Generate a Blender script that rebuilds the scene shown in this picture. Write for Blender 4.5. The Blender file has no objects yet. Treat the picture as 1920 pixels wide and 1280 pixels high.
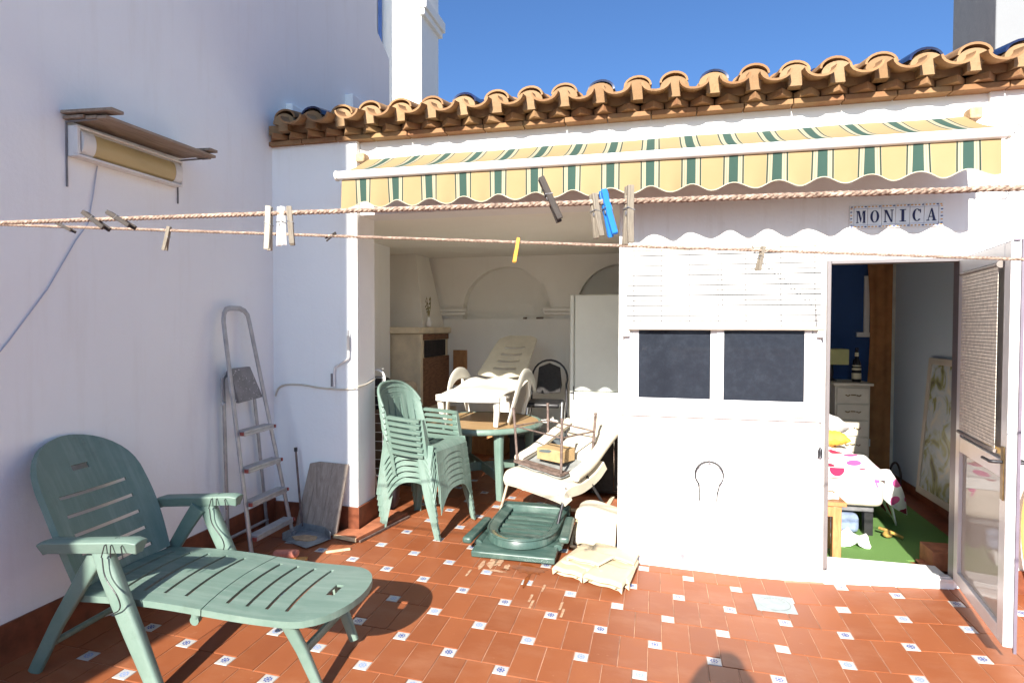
import bpy, bmesh, math, random
from mathutils import Vector, Matrix, Quaternion
random.seed(7)
R = math.radians
PI = math.pi
COL = bpy.context.scene.collection
CZ = 1.6474

def sstep(a, b, x):
    t = max(0.0, min(1.0, (x - a) / (b - a)))
    return t * t * (3 - 2 * t)

def floor_z(x, y):
    """the terrace falls towards its drain from both sides"""
    a = -0.02947 * (x - 0.156) + 0.01213 * (y - 3.684)
    b = 0.053 * (x - 1.3) + 0.03 * (y - 3.5)
    m = max(a, b)
    d = abs(a - b)
    return m + 0.004 * max(0, 1 - d / 0.012)

# ------------------------------------------------------------------ mesh builder
class MB:
    def __init__(s):
        s.v = []; s.f = []; s.m = []; s.M = None
    def add(s, vs, fs, mi=0):
        o = len(s.v)
        for p in vs:
            p = Vector(p)
            if s.M is not None: p = s.M @ p
            s.v.append(p)
        for f in fs:
            s.f.append([i + o for i in f]); s.m.append(mi)
        return s
    def box(s, x0, x1, y0, y1, z0, z1, mi=0):
        vs = [(x, y, z) for z in (z0, z1) for y in (y0, y1) for x in (x0, x1)]
        return s.add(vs, [(0, 2, 3, 1), (4, 5, 7, 6), (0, 1, 5, 4), (2, 6, 7, 3), (0, 4, 6, 2), (1, 3, 7, 5)], mi)
    def obox(s, a, b, w, h, up=(0, 0, 1), mi=0):
        """box along a->b, width w across, height h along up"""
        a = Vector(a); b = Vector(b); d = (b - a).normalized()
        u = Vector(up); sx = d.cross(u)
        if sx.length < 1e-4: sx = d.cross(Vector((1, 0, 0)))
        sx.normalize(); u = sx.cross(d).normalized()
        vs = []
        for p in (a, b):
            for j in (-.5, .5):
                for i in (-.5, .5):
                    vs.append(p + sx * (w * i) + u * (h * j))
        return s.add(vs, [(0, 1, 3, 2), (4, 6, 7, 5), (0, 4, 5, 1), (2, 3, 7, 6), (0, 2, 6, 4), (1, 5, 7, 3)], mi)
    def tube(s, pts, r, n=8, mi=0, caps=True, flat=1.0, up=None, closed=False, sq=1.0):
        pts = [Vector(p) for p in pts]
        N = len(pts)
        rr = r if isinstance(r, (list, tuple)) else [r] * N
        rings = []
        ref = Vector(up) if up else Vector((0.13, 0.27, 0.95))
        px = None
        for i, p in enumerate(pts):
            if closed: d = pts[(i + 1) % N] - pts[i - 1]
            else: d = pts[min(i + 1, N - 1)] - pts[max(i - 1, 0)]
            d.normalize()
            if px is None or up:
                px_ = d.cross(ref)
                if px_.length < 1e-3: px_ = d.cross(Vector((1, 0.1, 0)))
            else:
                px_ = px - d * px.dot(d)
            px_.normalize(); px = px_
            py = d.cross(px_)
            se = lambda q: math.copysign(abs(q) ** sq, q) if abs(q) > 1e-6 else 0.0
            rings.append([p + px_ * (se(math.cos(2 * PI * (k + .5) / n)) * rr[i]) + py * (se(math.sin(2 * PI * (k + .5) / n)) * rr[i] * flat) for k in range(n)])
        vs = [q for ring in rings for q in ring]
        fs = []
        M = N if closed else N - 1
        for i in range(M):
            j = (i + 1) % N
            for k in range(n):
                fs.append((i * n + k, i * n + (k + 1) % n, j * n + (k + 1) % n, j * n + k))
        if caps and not closed:
            fs.append(tuple(range(n))[::-1]); fs.append(tuple((N - 1) * n + k for k in range(n)))
        return s.add(vs, fs, mi)
    def lathe(s, prof, c, n=24, mi=0, axis=None):
        """prof: (radius, height) list about vertical axis at c"""
        vs = []; fs = []
        c = Vector(c)
        for (r_, z) in prof:
            for k in range(n):
                a = 2 * PI * k / n
                vs.append(c + Vector((r_ * math.cos(a), r_ * math.sin(a), z)))
        for i in range(len(prof) - 1):
            for k in range(n):
                fs.append((i * n + k, i * n + (k + 1) % n, (i + 1) * n + (k + 1) % n, (i + 1) * n + k))
        fs.append(tuple(range(n))[::-1]); fs.append(tuple((len(prof) - 1) * n + k for k in range(n)))
        return s.add(vs, fs, mi)
    def prism(s, poly, fn0, fn1, mi=0):
        """poly: 2-D outline; fn0/fn1 map (u,v) -> 3-D for the two faces"""
        n = len(poly)
        vs = [fn0(*p) for p in poly] + [fn1(*p) for p in poly]
        fs = [tuple(range(n))[::-1], tuple(range(n, 2 * n))]
        for i in range(n):
            j = (i + 1) % n
            fs.append((i, j, n + j, n + i))
        return s.add(vs, fs, mi)
    def sheet(s, fn, nu, nv, th, skip=None, mi=0, mif=None):
        """fn(i,j)->point for i<=nu, j<=nv; th number or fn(i,j); thickness goes against the normal"""
        P = [[Vector(fn(i, j)) for j in range(nv + 1)] for i in range(nu + 1)]
        Q = []
        for i in range(nu + 1):
            row = []
            for j in range(nv + 1):
                du = P[min(i + 1, nu)][j] - P[max(i - 1, 0)][j]
                dv = P[i][min(j + 1, nv)] - P[i][max(j - 1, 0)]
                nn = du.cross(dv)
                if nn.length < 1e-9: nn = Vector((0, 0, 1))
                nn.normalize()
                t = th(i, j) if callable(th) else th
                row.append(P[i][j] - nn * t)
            Q.append(row)
        W = nv + 1
        vs = [p for r_ in P for p in r_] + [p for r_ in Q for p in r_]
        o = (nu + 1) * W
        on = lambda i, j: 0 <= i < nu and 0 <= j < nv and not (skip and skip(i, j))
        fs = []; ms = []
        for i in range(nu):
            for j in range(nv):
                if not on(i, j): continue
                a, b, c, d = i * W + j, (i + 1) * W + j, (i + 1) * W + j + 1, i * W + j + 1
                m = mif(i, j) if mif else mi
                fs.append((a, b, c, d)); ms.append(m)
                fs.append((o + a, o + d, o + c, o + b)); ms.append(m)
                if not on(i - 1, j): fs.append((d, o + d, o + a, a)[::-1] if False else (a, d, o + d, o + a)); ms.append(m)
                if not on(i + 1, j): fs.append((c, b, o + b, o + c)); ms.append(m)
                if not on(i, j - 1): fs.append((b, a, o + a, o + b)); ms.append(m)
                if not on(i, j + 1): fs.append((d, c, o + c, o + d)); ms.append(m)
        base = len(s.v)
        for p in vs: s.v.append(s.M @ p if s.M is not None else p)
        for f, m in zip(fs, ms):
            s.f.append([i + base for i in f]); s.m.append(m)
        return s
    def build(s, name, mats, parent=None, loc=None, smooth=None, bevel=0, bseg=2, weld=0, sub=0, fixn=True):
        me = bpy.data.meshes.new(name)
        vs = s.v
        if parent is not None and loc is None and parent.get('_w'):
            off = Vector(parent['_w']); vs = [v - off for v in vs]
        me.from_pydata([tuple(v) for v in vs], [], s.f)
        mats = mats if isinstance(mats, (list, tuple)) else [mats]
        for m in mats: me.materials.append(m)
        for i, p in enumerate(me.polygons): p.material_index = s.m[i]
        if fixn or weld:
            bm = bmesh.new(); bm.from_mesh(me)
            if weld: bmesh.ops.remove_doubles(bm, verts=bm.verts, dist=weld)
            if fixn: bmesh.ops.recalc_face_normals(bm, faces=bm.faces)
            bm.to_mesh(me); bm.free()
        me.validate()
        if smooth is not None:
            for p in me.polygons: p.use_smooth = True
            me.set_sharp_from_angle(angle=R(smooth))
        o = bpy.data.objects.new(name, me); COL.objects.link(o)
        if parent is not None: o.parent = parent
        if loc is not None: o.location = loc
        if bevel:
            b = o.modifiers.new('bevel', 'BEVEL'); b.width = bevel; b.segments = bseg; b.limit_method = 'ANGLE'; b.angle_limit = R(35)
            b.harden_normals = False
            for p in me.polygons: p.use_smooth = True
            me.set_sharp_from_angle(angle=R(40))
        if sub:
            b = o.modifiers.new('sub', 'SUBSURF'); b.levels = sub; b.render_levels = sub
        return o

def tag(o, label=None, cat=None, group=None, kind=None):
    if label: o['label'] = label
    if cat: o['category'] = cat
    if group: o['group'] = group
    if kind: o['kind'] = kind
    return o

def thing(name, label, cat, loc=(0, 0, 0), rz=0, group=None, world=True):
    """an Empty at the base; with world=True parts are given in world coordinates (only when rz is 0)"""
    o = bpy.data.objects.new(name, None); COL.objects.link(o)
    o.location = loc; o.rotation_euler = (0, 0, rz); o.empty_display_size = .1
    tag(o, label, cat, group)
    if world and rz == 0: o['_w'] = list(loc)
    return o

def copy_tree(o, parent=None):
    c = o.copy(); COL.objects.link(c)
    if parent is not None: c.parent = parent
    for ch in list(o.children): copy_tree(ch, c)
    return c

def arc(cx, cy, r, a0, a1, n):
    return [(cx + r * math.cos(R(a0 + (a1 - a0) * i / n)), cy + r * math.sin(R(a0 + (a1 - a0) * i / n))) for i in range(n + 1)]

def spline(pts, n=6):
    """Catmull-Rom through pts"""
    P = [Vector(p) for p in pts]; P = [P[0] * 2 - P[1]] + P + [P[-1] * 2 - P[-2]]
    out = []
    for i in range(1, len(P) - 2):
        for k in range(n):
            t = k / n
            a, b, c, d = P[i - 1], P[i], P[i + 1], P[i + 2]
            out.append(0.5 * ((2 * b) + (c - a) * t + (2 * a - 5 * b + 4 * c - d) * t * t + (3 * b - a - 3 * c + d) * t ** 3))
    out.append(P[-2])
    return out

# ------------------------------------------------------------------ materials
class NT:
    def __init__(s, name):
        s.mat = bpy.data.materials.new(name); s.mat.use_nodes = True
        s.t = s.mat.node_tree; s.n = s.t.nodes; s.l = s.t.links
        s.b = s.n['Principled BSDF']
    def new(s, t, **kw):
        n = s.n.new(t)
        for k, v in kw.items():
            if k in n.inputs and not hasattr(n, k): n.inputs[k].default_value = v
            else: setattr(n, k, v)
        return n
    def link(s, a, b): s.l.new(a, b)
    def coord(s, kind='Object', scale=None):
        c = s.new('ShaderNodeTexCoord')
        out = c.outputs[kind]
        if scale:
            m = s.new('ShaderNodeMapping'); m.inputs['Scale'].default_value = scale
            s.link(out, m.inputs['Vector']); out = m.outputs['Vector']
        return out
    def noise(s, vec, scale, detail=4, rough=.55, dist=0):
        n = s.new('ShaderNodeTexNoise')
        n.inputs['Scale'].default_value = scale; n.inputs['Detail'].default_value = detail
        n.inputs['Roughness'].default_value = rough; n.inputs['Distortion'].default_value = dist
        if vec is not None: s.link(vec, n.inputs['Vector'])
        return n.outputs['Fac']
    def ramp(s, fac, stops):
        r = s.new('ShaderNodeValToRGB'); e = r.color_ramp.elements
        while len(e) < len(stops): e.new(.5)
        for i, (p, c) in enumerate(stops):
            e[i].position = p; e[i].color = (*c, 1) if len(c) == 3 else c
        s.link(fac, r.inputs['Fac']); return r.outputs['Color']
    def mix(s, fac, a, b, mode='MIX'):
        m = s.new('ShaderNodeMix'); m.data_type = 'RGBA'; m.blend_type = mode
        for v, k in ((fac, 0), (a, 6), (b, 7)):
            if hasattr(v, 'default_value') or isinstance(v, bpy.types.NodeSocket): s.link(v, m.inputs[k])
            elif k == 0: m.inputs[0].default_value = v
            else: m.inputs[k].default_value = (*v, 1)
        return m.outputs[2]
    def math(s, op, a, b=0, c=None):
        m = s.new('ShaderNodeMath'); m.operation = op
        for i, v in enumerate((a, b, c)):
            if v is None: continue
            if isinstance(v, bpy.types.NodeSocket): s.link(v, m.inputs[i])
            else: m.inputs[i].default_value = v
        return m.outputs[0]
    def bump(s, h, strength=.3, dist=.01):
        b = s.new('ShaderNodeBump'); b.inputs['Strength'].default_value = strength; b.inputs['Distance'].default_value = dist
        s.link(h, b.inputs['Height']); s.link(b.outputs['Normal'], s.b.inputs['Normal']); return b
    def set(s, **kw):
        for k, v in kw.items():
            k = k.replace('_', ' ')
            if isinstance(v, bpy.types.NodeSocket): s.link(v, s.b.inputs[k])
            elif isinstance(v, tuple) and len(v) == 3: s.b.inputs[k].default_value = (*v, 1)
            else: s.b.inputs[k].default_value = v
        return s.mat

def simple(name, c, rough=.5, var=.12, nscale=6, bump=.0, bscale=60, metal=0, spec=.5, c2=None, coat=0, stretch=None, island=0):
    t = NT(name)
    v = t.coord('Object', stretch)
    n = t.noise(v, nscale, 5, .6)
    lo = c2 if c2 else tuple(x * (1 - var * 2) for x in c)
    col = t.ramp(n, [(.3, lo), (.7, tuple(min(1, x * (1 + var)) for x in c))])
    if island:
        g = t.new('ShaderNodeNewGeometry')
        col = t.mix(1.0, col, t.ramp(g.outputs['Random Per Island'], [(0, (1 - island,) * 3), (1, (1 + island * .4,) * 3)]), 'MULTIPLY')
    t.set(Base_Color=col, Roughness=rough, Metallic=metal)
    t.b.inputs['Specular IOR Level'].default_value = spec
    if coat: t.b.inputs['Coat Weight'].default_value = coat
    if bump: t.bump(t.noise(v, bscale, 4, .6), bump, .004)
    return t.mat

def wall_mat(name, c, stain=.0, bump=.35, streak=0, dirtlow=False):
    t = NT(name)
    v = t.coord('Object')
    big = t.noise(v, .9, 5, .6)
    col = t.ramp(big, [(.25, tuple(x * .95 for x in c)), (.75, c)])
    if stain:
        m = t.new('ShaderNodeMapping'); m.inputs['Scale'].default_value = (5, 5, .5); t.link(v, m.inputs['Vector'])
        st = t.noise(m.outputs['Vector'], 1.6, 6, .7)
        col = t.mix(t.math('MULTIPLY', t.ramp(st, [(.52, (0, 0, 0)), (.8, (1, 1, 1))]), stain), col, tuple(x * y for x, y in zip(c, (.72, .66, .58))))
    sm = t.ramp(t.noise(v, 2.6, 7, .75), [(.60, (0, 0, 0)), (.78, (1, 1, 1))])
    col = t.mix(t.math('MULTIPLY', sm, .30), col, tuple(x * y for x, y in zip(c, (.80, .78, .74))))
    t.set(Base_Color=col, Roughness=.85)
    t.b.inputs['Specular IOR Level'].default_value = .2
    a = t.noise(v, 45, 6, .65); b = t.noise(v, 6, 3, .5)
    t.bump(t.math('ADD', a, t.math('MULTIPLY', b, 2.2)), bump, .004)
    return t.mat

MT = {}
MT['wall'] = wall_mat('white_plaster', (.80, .795, .78), stain=.18)
MT['wall_shade'] = wall_mat('white_plaster_shaded', (.87, .885, .865), stain=.25)  # same white plaster, colour lifted to brighten the walls in shade
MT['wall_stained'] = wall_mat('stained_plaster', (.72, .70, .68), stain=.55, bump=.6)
MT['porch_wall'] = wall_mat('porch_plaster', (.85, .83, .76), stain=.15)
MT['far_wall'] = wall_mat('far_plaster', (.80, .79, .76))
MT['grey_wall'] = wall_mat('grey_render', (.22, .23, .24))
MT['blue_wall'] = wall_mat('blue_paint', (.035, .085, .24), bump=.15)
MT['pale_blue_wall'] = wall_mat('pale_blue_paint', (.46, .56, .64), bump=.15)
MT['grout'] = simple('grout', (.44, .24, .15), .9, .3, 7)
MT['skirt'] = simple('terracotta_skirting', (.21, .062, .028), .45, .22, 9, .1, 30, spec=.4)
MT['white_paint'] = simple('white_enamel', (.70, .70, .68), .35, .04, 4)
MT['white_metal'] = simple('white_lacquered_aluminium', (.70, .70, .70), .3, .04, 4)
MT['white_plastic'] = simple('white_plastic', (.66, .64, .57), .42, .06, 6)
MT['cream_plastic'] = simple('cream_plastic', (.55, .50, .38), .5, .08, 6)
MT['alu'] = simple('brushed_aluminium', (.42, .42, .43), .45, .12, 14, .1, 60, metal=.55)
MT['dark_metal'] = simple('dark_metal', (.035, .035, .04), .45, .2, 20, metal=.4)
MT['grey_metal'] = simple('grey_metal', (.23, .23, .24), .5, .2, 14, metal=.4)
MT['rust_metal'] = simple('brown_painted_metal', (.18, .13, .11), .6, .3, 22, .2, 60, metal=.2)
MT['chrome'] = simple('chrome', (.6, .6, .62), .15, .05, 5, metal=1)
MT['black_plastic'] = simple('black_plastic', (.02, .02, .022), .4, .2, 12)
MT['black_cloth'] = simple('black_cloth', (.03, .028, .028), .85, .2, 30, .3, 200)
MT['red_plastic'] = simple('red_plastic', (.30, .06, .045), .45, .1, 12)
MT['fridge'] = simple('fridge_white', (.74, .76, .70), .3, .03, 3)
MT['cushion'] = simple('cream_cushion', (.56, .51, .41), .8, .06, 5, .5, 26)
MT['pad'] = simple('pale_cream_pad', (.50, .42, .285), .88, .06, 5, .25, 60)
MT['beige'] = simple('beige_tile', (.72, .62, .45), .55, .1, 5, .1, 30)
MT['brick_panel'] = simple('brown_brick_panel', (.23, .11, .055), .8, .25, 10, .4, 40, stretch=(1, 1, 6))
MT['near_black'] = simple('near_black', (.025, .018, .018), .95, .3, 10)
MT['cardboard'] = simple('cardboard', (.40, .27, .13), .85, .12, 12, .1, 60)
MT['dark_pot'] = simple('dark_pot', (.075, .07, .085), .45, .15, 8)
MT['rope'] = None
MT['yellow_plastic'] = simple('yellow_plastic', (.75, .36, .05), .4, .1, 12)
MT['blue_plastic'] = simple('blue_plastic', (.02, .17, .55), .35, .1, 12)
MT['pink_brush'] = simple('salmon_foam', (.62, .22, .15), .8, .12, 20, .4, 90)
MT['grey_zinc'] = simple('zinc', (.30, .32, .33), .5, .2, 12, .1, 40, metal=.35)
MT['sand'] = simple('dry_mortar', (.48, .33, .20), .95, .2, 30, .5, 60)
MT['towel'] = simple('towel_white', (.80, .80, .78), .9, .06, 8, .6, 60)
MT['sheet'] = simple('beige_sheet', (.62, .55, .46), .85, .06, 5, .5, 18)
MT['dark_blue_cloth'] = simple('blue_cloth', (.20, .26, .38), .9, .2, 12, .5, 40)
MT['yellow_cloth'] = simple('yellow_cloth', (.80, .46, .06), .85, .1, 12, .4, 40)
MT['curtain'] = simple('orange_brown_curtain', (.34, .155, .055), .9, .15, 6, .3, 80)
MT['lampshade'] = simple('green_lampshade', (.42, .44, .20), .8, .1, 6)
MT['cream_wood'] = simple('cream_painted_wood', (.60, .56, .46), .5, .06, 6)
MT['bronze'] = simple('dull_brass', (.25, .17, .07), .4, .2, 20, metal=.8)
MT['bottle'] = simple('dark_glass_bottle', (.015, .017, .02), .08, .1, 5)
MT['label_cream'] = simple('cream_label', (.60, .55, .38), .6, .08, 8)
MT['picture_frame'] = simple('pale_frame', (.50, .46, .38), .45, .08, 5)
MT['skin'] = simple('skin', (.50, .30, .21), .55, .05, 5)
MT['shirt'] = simple('grey_shirt', (.12, .13, .16), .9, .1, 8)
MT['hose_yellow'] = simple('yellow_hose', (.55, .36, .10), .4, .1, 6)
MT['copper'] = simple('terracotta_slab', (.40, .14, .065), .7, .2, 10, .3, 40)
MT['mortar'] = None

def plastic_green():
    t = NT('weathered_green_plastic')
    v = t.coord('Object')
    base = t.ramp(t.noise(v, 3.5, 6, .65), [(.3, (.105, .172, .140)), (.7, (.150, .222, .185))])
    m = t.new('ShaderNodeMapping'); m.inputs['Scale'].default_value = (1, 14, 1); t.link(v, m.inputs['Vector'])
    str_ = t.ramp(t.noise(m.outputs['Vector'], 2.2, 6, .7), [(.45, (0, 0, 0)), (.70, (1, 1, 1))])
    col = t.mix(t.math('MULTIPLY', str_, .60), base, (.22, .285, .245))
    dirt = t.ramp(t.noise(v, 9, 8, .78), [(.55, (0, 0, 0)), (.70, (1, 1, 1))])
    col = t.mix(t.math('MULTIPLY', dirt, .42), col, (.10, .13, .10))
    t.set(Base_Color=col, Roughness=t.math('ADD', t.math('MULTIPLY', t.noise(v, 7, 4), .25), .33))
    t.b.inputs['Specular IOR Level'].default_value = .4
    t.bump(t.noise(v, 90, 3), .12, .002)
    return t.mat
MT['green'] = plastic_green()
def plastic_dkgreen():
    t = NT('dull_green_plastic')
    v = t.coord('Object')
    m = t.new('ShaderNodeMapping'); m.inputs['Scale'].default_value = (1.2, 7, 1); t.link(v, m.inputs['Vector'])
    col = t.ramp(t.noise(m.outputs['Vector'], 3, 7, .7), [(.3, (.026, .058, .050)), (.5, (.050, .095, .080)), (.72, (.125, .175, .15))])
    t.set(Base_Color=col, Roughness=.38)
    t.bump(t.noise(v, 60, 3), .15, .002)
    return t.mat
MT['dkgreen'] = plastic_dkgreen()
MT['tabletop'] = None
def wood(name, a, b, sc=(2, 14, 14), rough=.7, bump=.3, nscale=3):
    t = NT(name)
    v = t.coord('Object', sc)
    n = t.noise(v, nscale, 7, .65, .6)
    col = t.ramp(n, [(.28, a), (.72, b)])
    k = t.ramp(t.noise(t.coord('Object'), 7, 3), [(.62, (0, 0, 0)), (.72, (1, 1, 1))])
    col = t.mix(t.math('MULTIPLY', k, .35), col, tuple(x * .4 for x in a))
    t.set(Base_Color=col, Roughness=rough); t.bump(n, bump, .004)
    return t.mat
MT['old_wood_z'] = wood('weathered_boards', (.24, .19, .15), (.46, .38, .31), (16, 16, 1.6))
MT['lamp_wood'] = wood('grey_shelter_boards', (.15, .115, .085), (.36, .28, .21), (14, 1.6, 14))
MT['raw_wood'] = wood('raw_pine', (.50, .36, .20), (.72, .58, .38), (2, 14, 14), bump=.1)
MT['bench_wood'] = wood('varnished_pine', (.30, .13, .045), (.52, .27, .11), (14, 14, 2), .45, .1)
MT['tabletop'] = wood('tan_laminate', (.34, .22, .105), (.42, .28, .14), (1.5, 8, 8), .42, .03)
MT['peg_wood'] = wood('weathered_peg_wood', (.12, .10, .078), (.27, .235, .18), (30, 30, 4), .8, .3, 5)
MT['peg_pale'] = wood('pale_peg_wood', (.28, .26, .20), (.42, .39, .32), (30, 30, 4), .8, .2, 5)
MT['peg_dark'] = wood('dark_peg_wood', (.022, .017, .014), (.06, .048, .04), (30, 30, 4), .8, .3, 5)

def rope_mat():
    t = NT('twisted_rope')
    v = t.coord('Object')
    n = t.noise(v, 130, 5, .7)
    col = t.ramp(n, [(.35, (.10, .062, .045)), (.5, (.28, .20, .15)), (.68, (.50, .41, .33))])
    t.set(Base_Color=col, Roughness=.9); t.bump(n, .8, .003)
    return t.mat
MT['rope'] = rope_mat()

def roof_mat(name, lo, hi):
    t = NT(name)
    v = t.coord('Object')
    n = t.noise(v, 3.2, 6, .65); n2 = t.noise(v, 26, 5, .7)
    col = t.ramp(n, [(.3, lo), (.7, hi)])
    g = t.new('ShaderNodeNewGeometry')
    col = t.mix(.8, col, t.ramp(g.outputs['Random Per Island'], [(0, (.80, .70, .62)), (.5, (1, 1, 1)), (1, (1.1, 1.05, .95))]), 'MULTIPLY')
    col = t.mix(t.math('MULTIPLY', t.ramp(n2, [(.55, (0, 0, 0)), (.7, (1, 1, 1))]), .4), col, tuple(x * .5 for x in lo))
    t.set(Base_Color=col, Roughness=.85); t.b.inputs['Specular IOR Level'].default_value = .2
    t.bump(n2, .5, .005)
    return t.mat
MT['tile'] = roof_mat('clay_roof_tile', (.24, .135, .068), (.32, .20, .108))
MT['brick'] = roof_mat('eave_brick', (.23, .10, .052), (.30, .20, .10))
MT['mortar'] = roof_mat('eave_mortar', (.24, .155, .082), (.29, .20, .115))
t = NT('cobalt_glazed_tile'); t.set(Base_Color=t.ramp(t.noise(t.coord(), 8, 4), [(.3, (.008, .010, .028)), (.7, (.015, .025, .09))]), Roughness=.18); MT['glazed'] = t.mat

def floor_tile_mat():
    t = NT('terracotta_floor_tile')
    v = t.coord('Object')
    g = t.new('ShaderNodeNewGeometry')
    n = t.noise(v, 5, 6, .65); fine = t.noise(v, 55, 5, .7)
    col = t.ramp(n, [(.25, (.228, .066, .024)), (.75, (.265, .084, .031))])
    col = t.mix(1, col, t.ramp(g.outputs['Random Per Island'], [(0, (.90, .88, .85)), (.5, (1, 1, 1)), (1, (1.07, 1.10, 1.10))]), 'MULTIPLY')
    sp = t.ramp(t.noise(v, 38, 3, .5), [(.70, (0, 0, 0)), (.76, (1, 1, 1))])
    col = t.mix(t.math('MULTIPLY', sp, .28), col, (.40, .21, .13))
    # pale dusty bloom patches and scuffs
    m = t.new('ShaderNodeMapping'); m.inputs['Scale'].default_value = (1, 2.2, 1); t.link(v, m.inputs['Vector'])
    bl = t.ramp(t.noise(m.outputs['Vector'], 1.7, 7, .7), [(.50, (0, 0, 0)), (.72, (1, 1, 1))])
    col = t.mix(t.math('MULTIPLY', bl, .30), col, (.38, .20, .12))
    t.set(Base_Color=col, Roughness=t.math('ADD', t.math('MULTIPLY', n, .25), .40))
    t.b.inputs['Specular IOR Level'].default_value = .35
    t.bump(t.math('ADD', t.math('MULTIPLY', fine, .4), n), .18, .004)
    return t.mat
MT['floor_tile'] = floor_tile_mat()

def insert_mat(name, dark, thr):
    """glazed inset: a blue ornament on white, drawn with the tile's own UV"""
    t = NT(name)
    uv = t.coord('UV')
    sep = t.new('ShaderNodeSeparateXYZ'); t.link(uv, sep.inputs[0])
    x = t.math('SUBTRACT', sep.outputs[0], .5); y = t.math('SUBTRACT', sep.outputs[1], .5)
    r = t.math('SQRT', t.math('ADD', t.math('MULTIPLY', x, x), t.math('MULTIPLY', y, y)))
    a = t.math('ARCTAN2', y, x)
    pet = t.math('MULTIPLY', t.math('COSINE', t.math('MULTIPLY', a, 8)), .07)
    inr = t.math('LESS_THAN', r, t.math('ADD', pet, thr))
    ring = t.math('GREATER_THAN', t.math('SINE', t.math('MULTIPLY', r, 30)), -.55)
    nz = t.math('GREATER_THAN', t.noise(t.coord('Object'), 120, 3), .36)
    f = t.math('MULTIPLY', t.math('MULTIPLY', inr, ring), nz)
    col = t.mix(f, (.42, .42, .41), dark)
    t.set(Base_Color=col, Roughness=.25)
    return t.mat
MT['ins_dark'] = insert_mat('glazed_insert_deep_blue', (.035, .07, .26), .30)
MT['ins_light'] = insert_mat('glazed_insert_pale_blue', (.22, .30, .50), .33)

def awning_mat():
    t = NT('striped_awning_canvas')
    uv = t.coord('UV'); sep = t.new('ShaderNodeSeparateXYZ'); t.link(uv, sep.inputs[0])
    x = t.math('SUBTRACT', sep.outputs[0], .206)
    ph = t.math('ABSOLUTE', t.math('SUBTRACT', t.math('FRACT', t.math('ADD', t.math('DIVIDE', x, .24), 100.5)), .5))  # 0 at green centre
    Y = (.345, .262, .140); G = (.042, .085, .070); C = (.37, .335, .245); D = (.035, .055, .042)
    r = t.new('ShaderNodeValToRGB'); r.color_ramp.interpolation = 'CONSTANT'
    st = [(0, G), (.105, C), (.150, (.20, .19, .13)), (.160, C), (.200, D), (.238, C), (.246, Y)]
    e = r.color_ramp.elements
    while len(e) < len(st): e.new(.5)
    for i, (p, c) in enumerate(st): e[i].position = p; e[i].color = (*c, 1)
    t.link(ph, r.inputs['Fac'])
    w = t.noise(t.coord('Object'), 2.5, 4)
    col = t.mix(1, r.outputs['Color'], t.ramp(w, [(.3, (.94, .92, .88)), (.7, (1, 1, 1))]), 'MULTIPLY')
    t.set(Base_Color=col, Roughness=.85); t.b.inputs['Specular IOR Level'].default_value = .15
    wv = t.noise(t.coord('Object', (1, 30, 30)), 30, 2); t.bump(wv, .15, .002)
    tr = t.new('ShaderNodeBsdfTranslucent'); t.link(col, tr.inputs['Color'])
    mx = t.new('ShaderNodeMixShader'); mx.inputs[0].default_value = .16
    t.link(t.b.outputs[0], mx.inputs[1]); t.link(tr.outputs[0], mx.inputs[2])
    t.link(mx.outputs[0], t.n['Material Output'].inputs['Surface'])
    return t.mat
MT['awning'] = awning_mat()

def carpet_mat():
    t = NT('artificial_turf')
    v = t.coord('Object')
    col = t.ramp(t.noise(v, 160, 4, .8), [(.3, (.080, .17, .045)), (.7, (.14, .25, .080))])
    t.set(Base_Color=col, Roughness=.95); t.b.inputs['Specular IOR Level'].default_value = .1
    t.bump(t.noise(v, 300, 3), .25, .003)
    return t.mat
MT['turf'] = carpet_mat()

def duvet_mat():
    t = NT('spotted_duvet_cotton')
    uv = t.coord('UV')
    vo = t.new('ShaderNodeTexVoronoi'); vo.inputs['Scale'].default_value = 1.0; vo.inputs['Randomness'].default_value = .35
    vo.voronoi_dimensions = '2D'
    t.link(uv, vo.inputs['Vector'])
    ins = t.math('LESS_THAN', vo.outputs['Distance'], .27)
    sep = t.new('ShaderNodeSeparateColor'); t.link(vo.outputs['Color'], sep.inputs[0])
    cc = t.new('ShaderNodeValToRGB'); cc.color_ramp.interpolation = 'CONSTANT'
    e = cc.color_ramp.elements; e[0].color = (.33, .015, .07, 1); e[1].position = .5; e[1].color = (.72, .10, .32, 1)
    t.link(sep.outputs[0], cc.inputs['Fac'])
    col = t.mix(ins, (.82, .81, .80), cc.outputs['Color'])
    t.set(Base_Color=col, Roughness=.9)
    t.bump(t.noise(t.coord('Object'), 9, 4), .5, .02)
    return t.mat
MT['duvet'] = duvet_mat()

def pane_mat():
    """window glass over a dark room, with dried dust on the outside and reflections painted into the colour"""
    t = NT('dusty_glass_painted_reflection')
    v = t.coord('Object')
    d = t.ramp(t.noise(v, 5.5, 8, .75), [(.30, (0, 0, 0)), (.80, (1, 1, 1))])
    e = t.ramp(t.noise(v, 24, 6, .8), [(.45, (.35, .35, .35)), (.65, (1, 1, 1))])
    f = t.math('MULTIPLY', d, e)
    col = t.mix(f, (.016, .019, .026), (.036, .044, .058))  # lighter bluish mottling paints reflections along with the dust
    t.set(Base_Color=col, Roughness=t.math('ADD', t.math('MULTIPLY', f, .12), .02))
    t.b.inputs['Specular IOR Level'].default_value = .6
    return t.mat
MT['pane'] = pane_mat()

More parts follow.
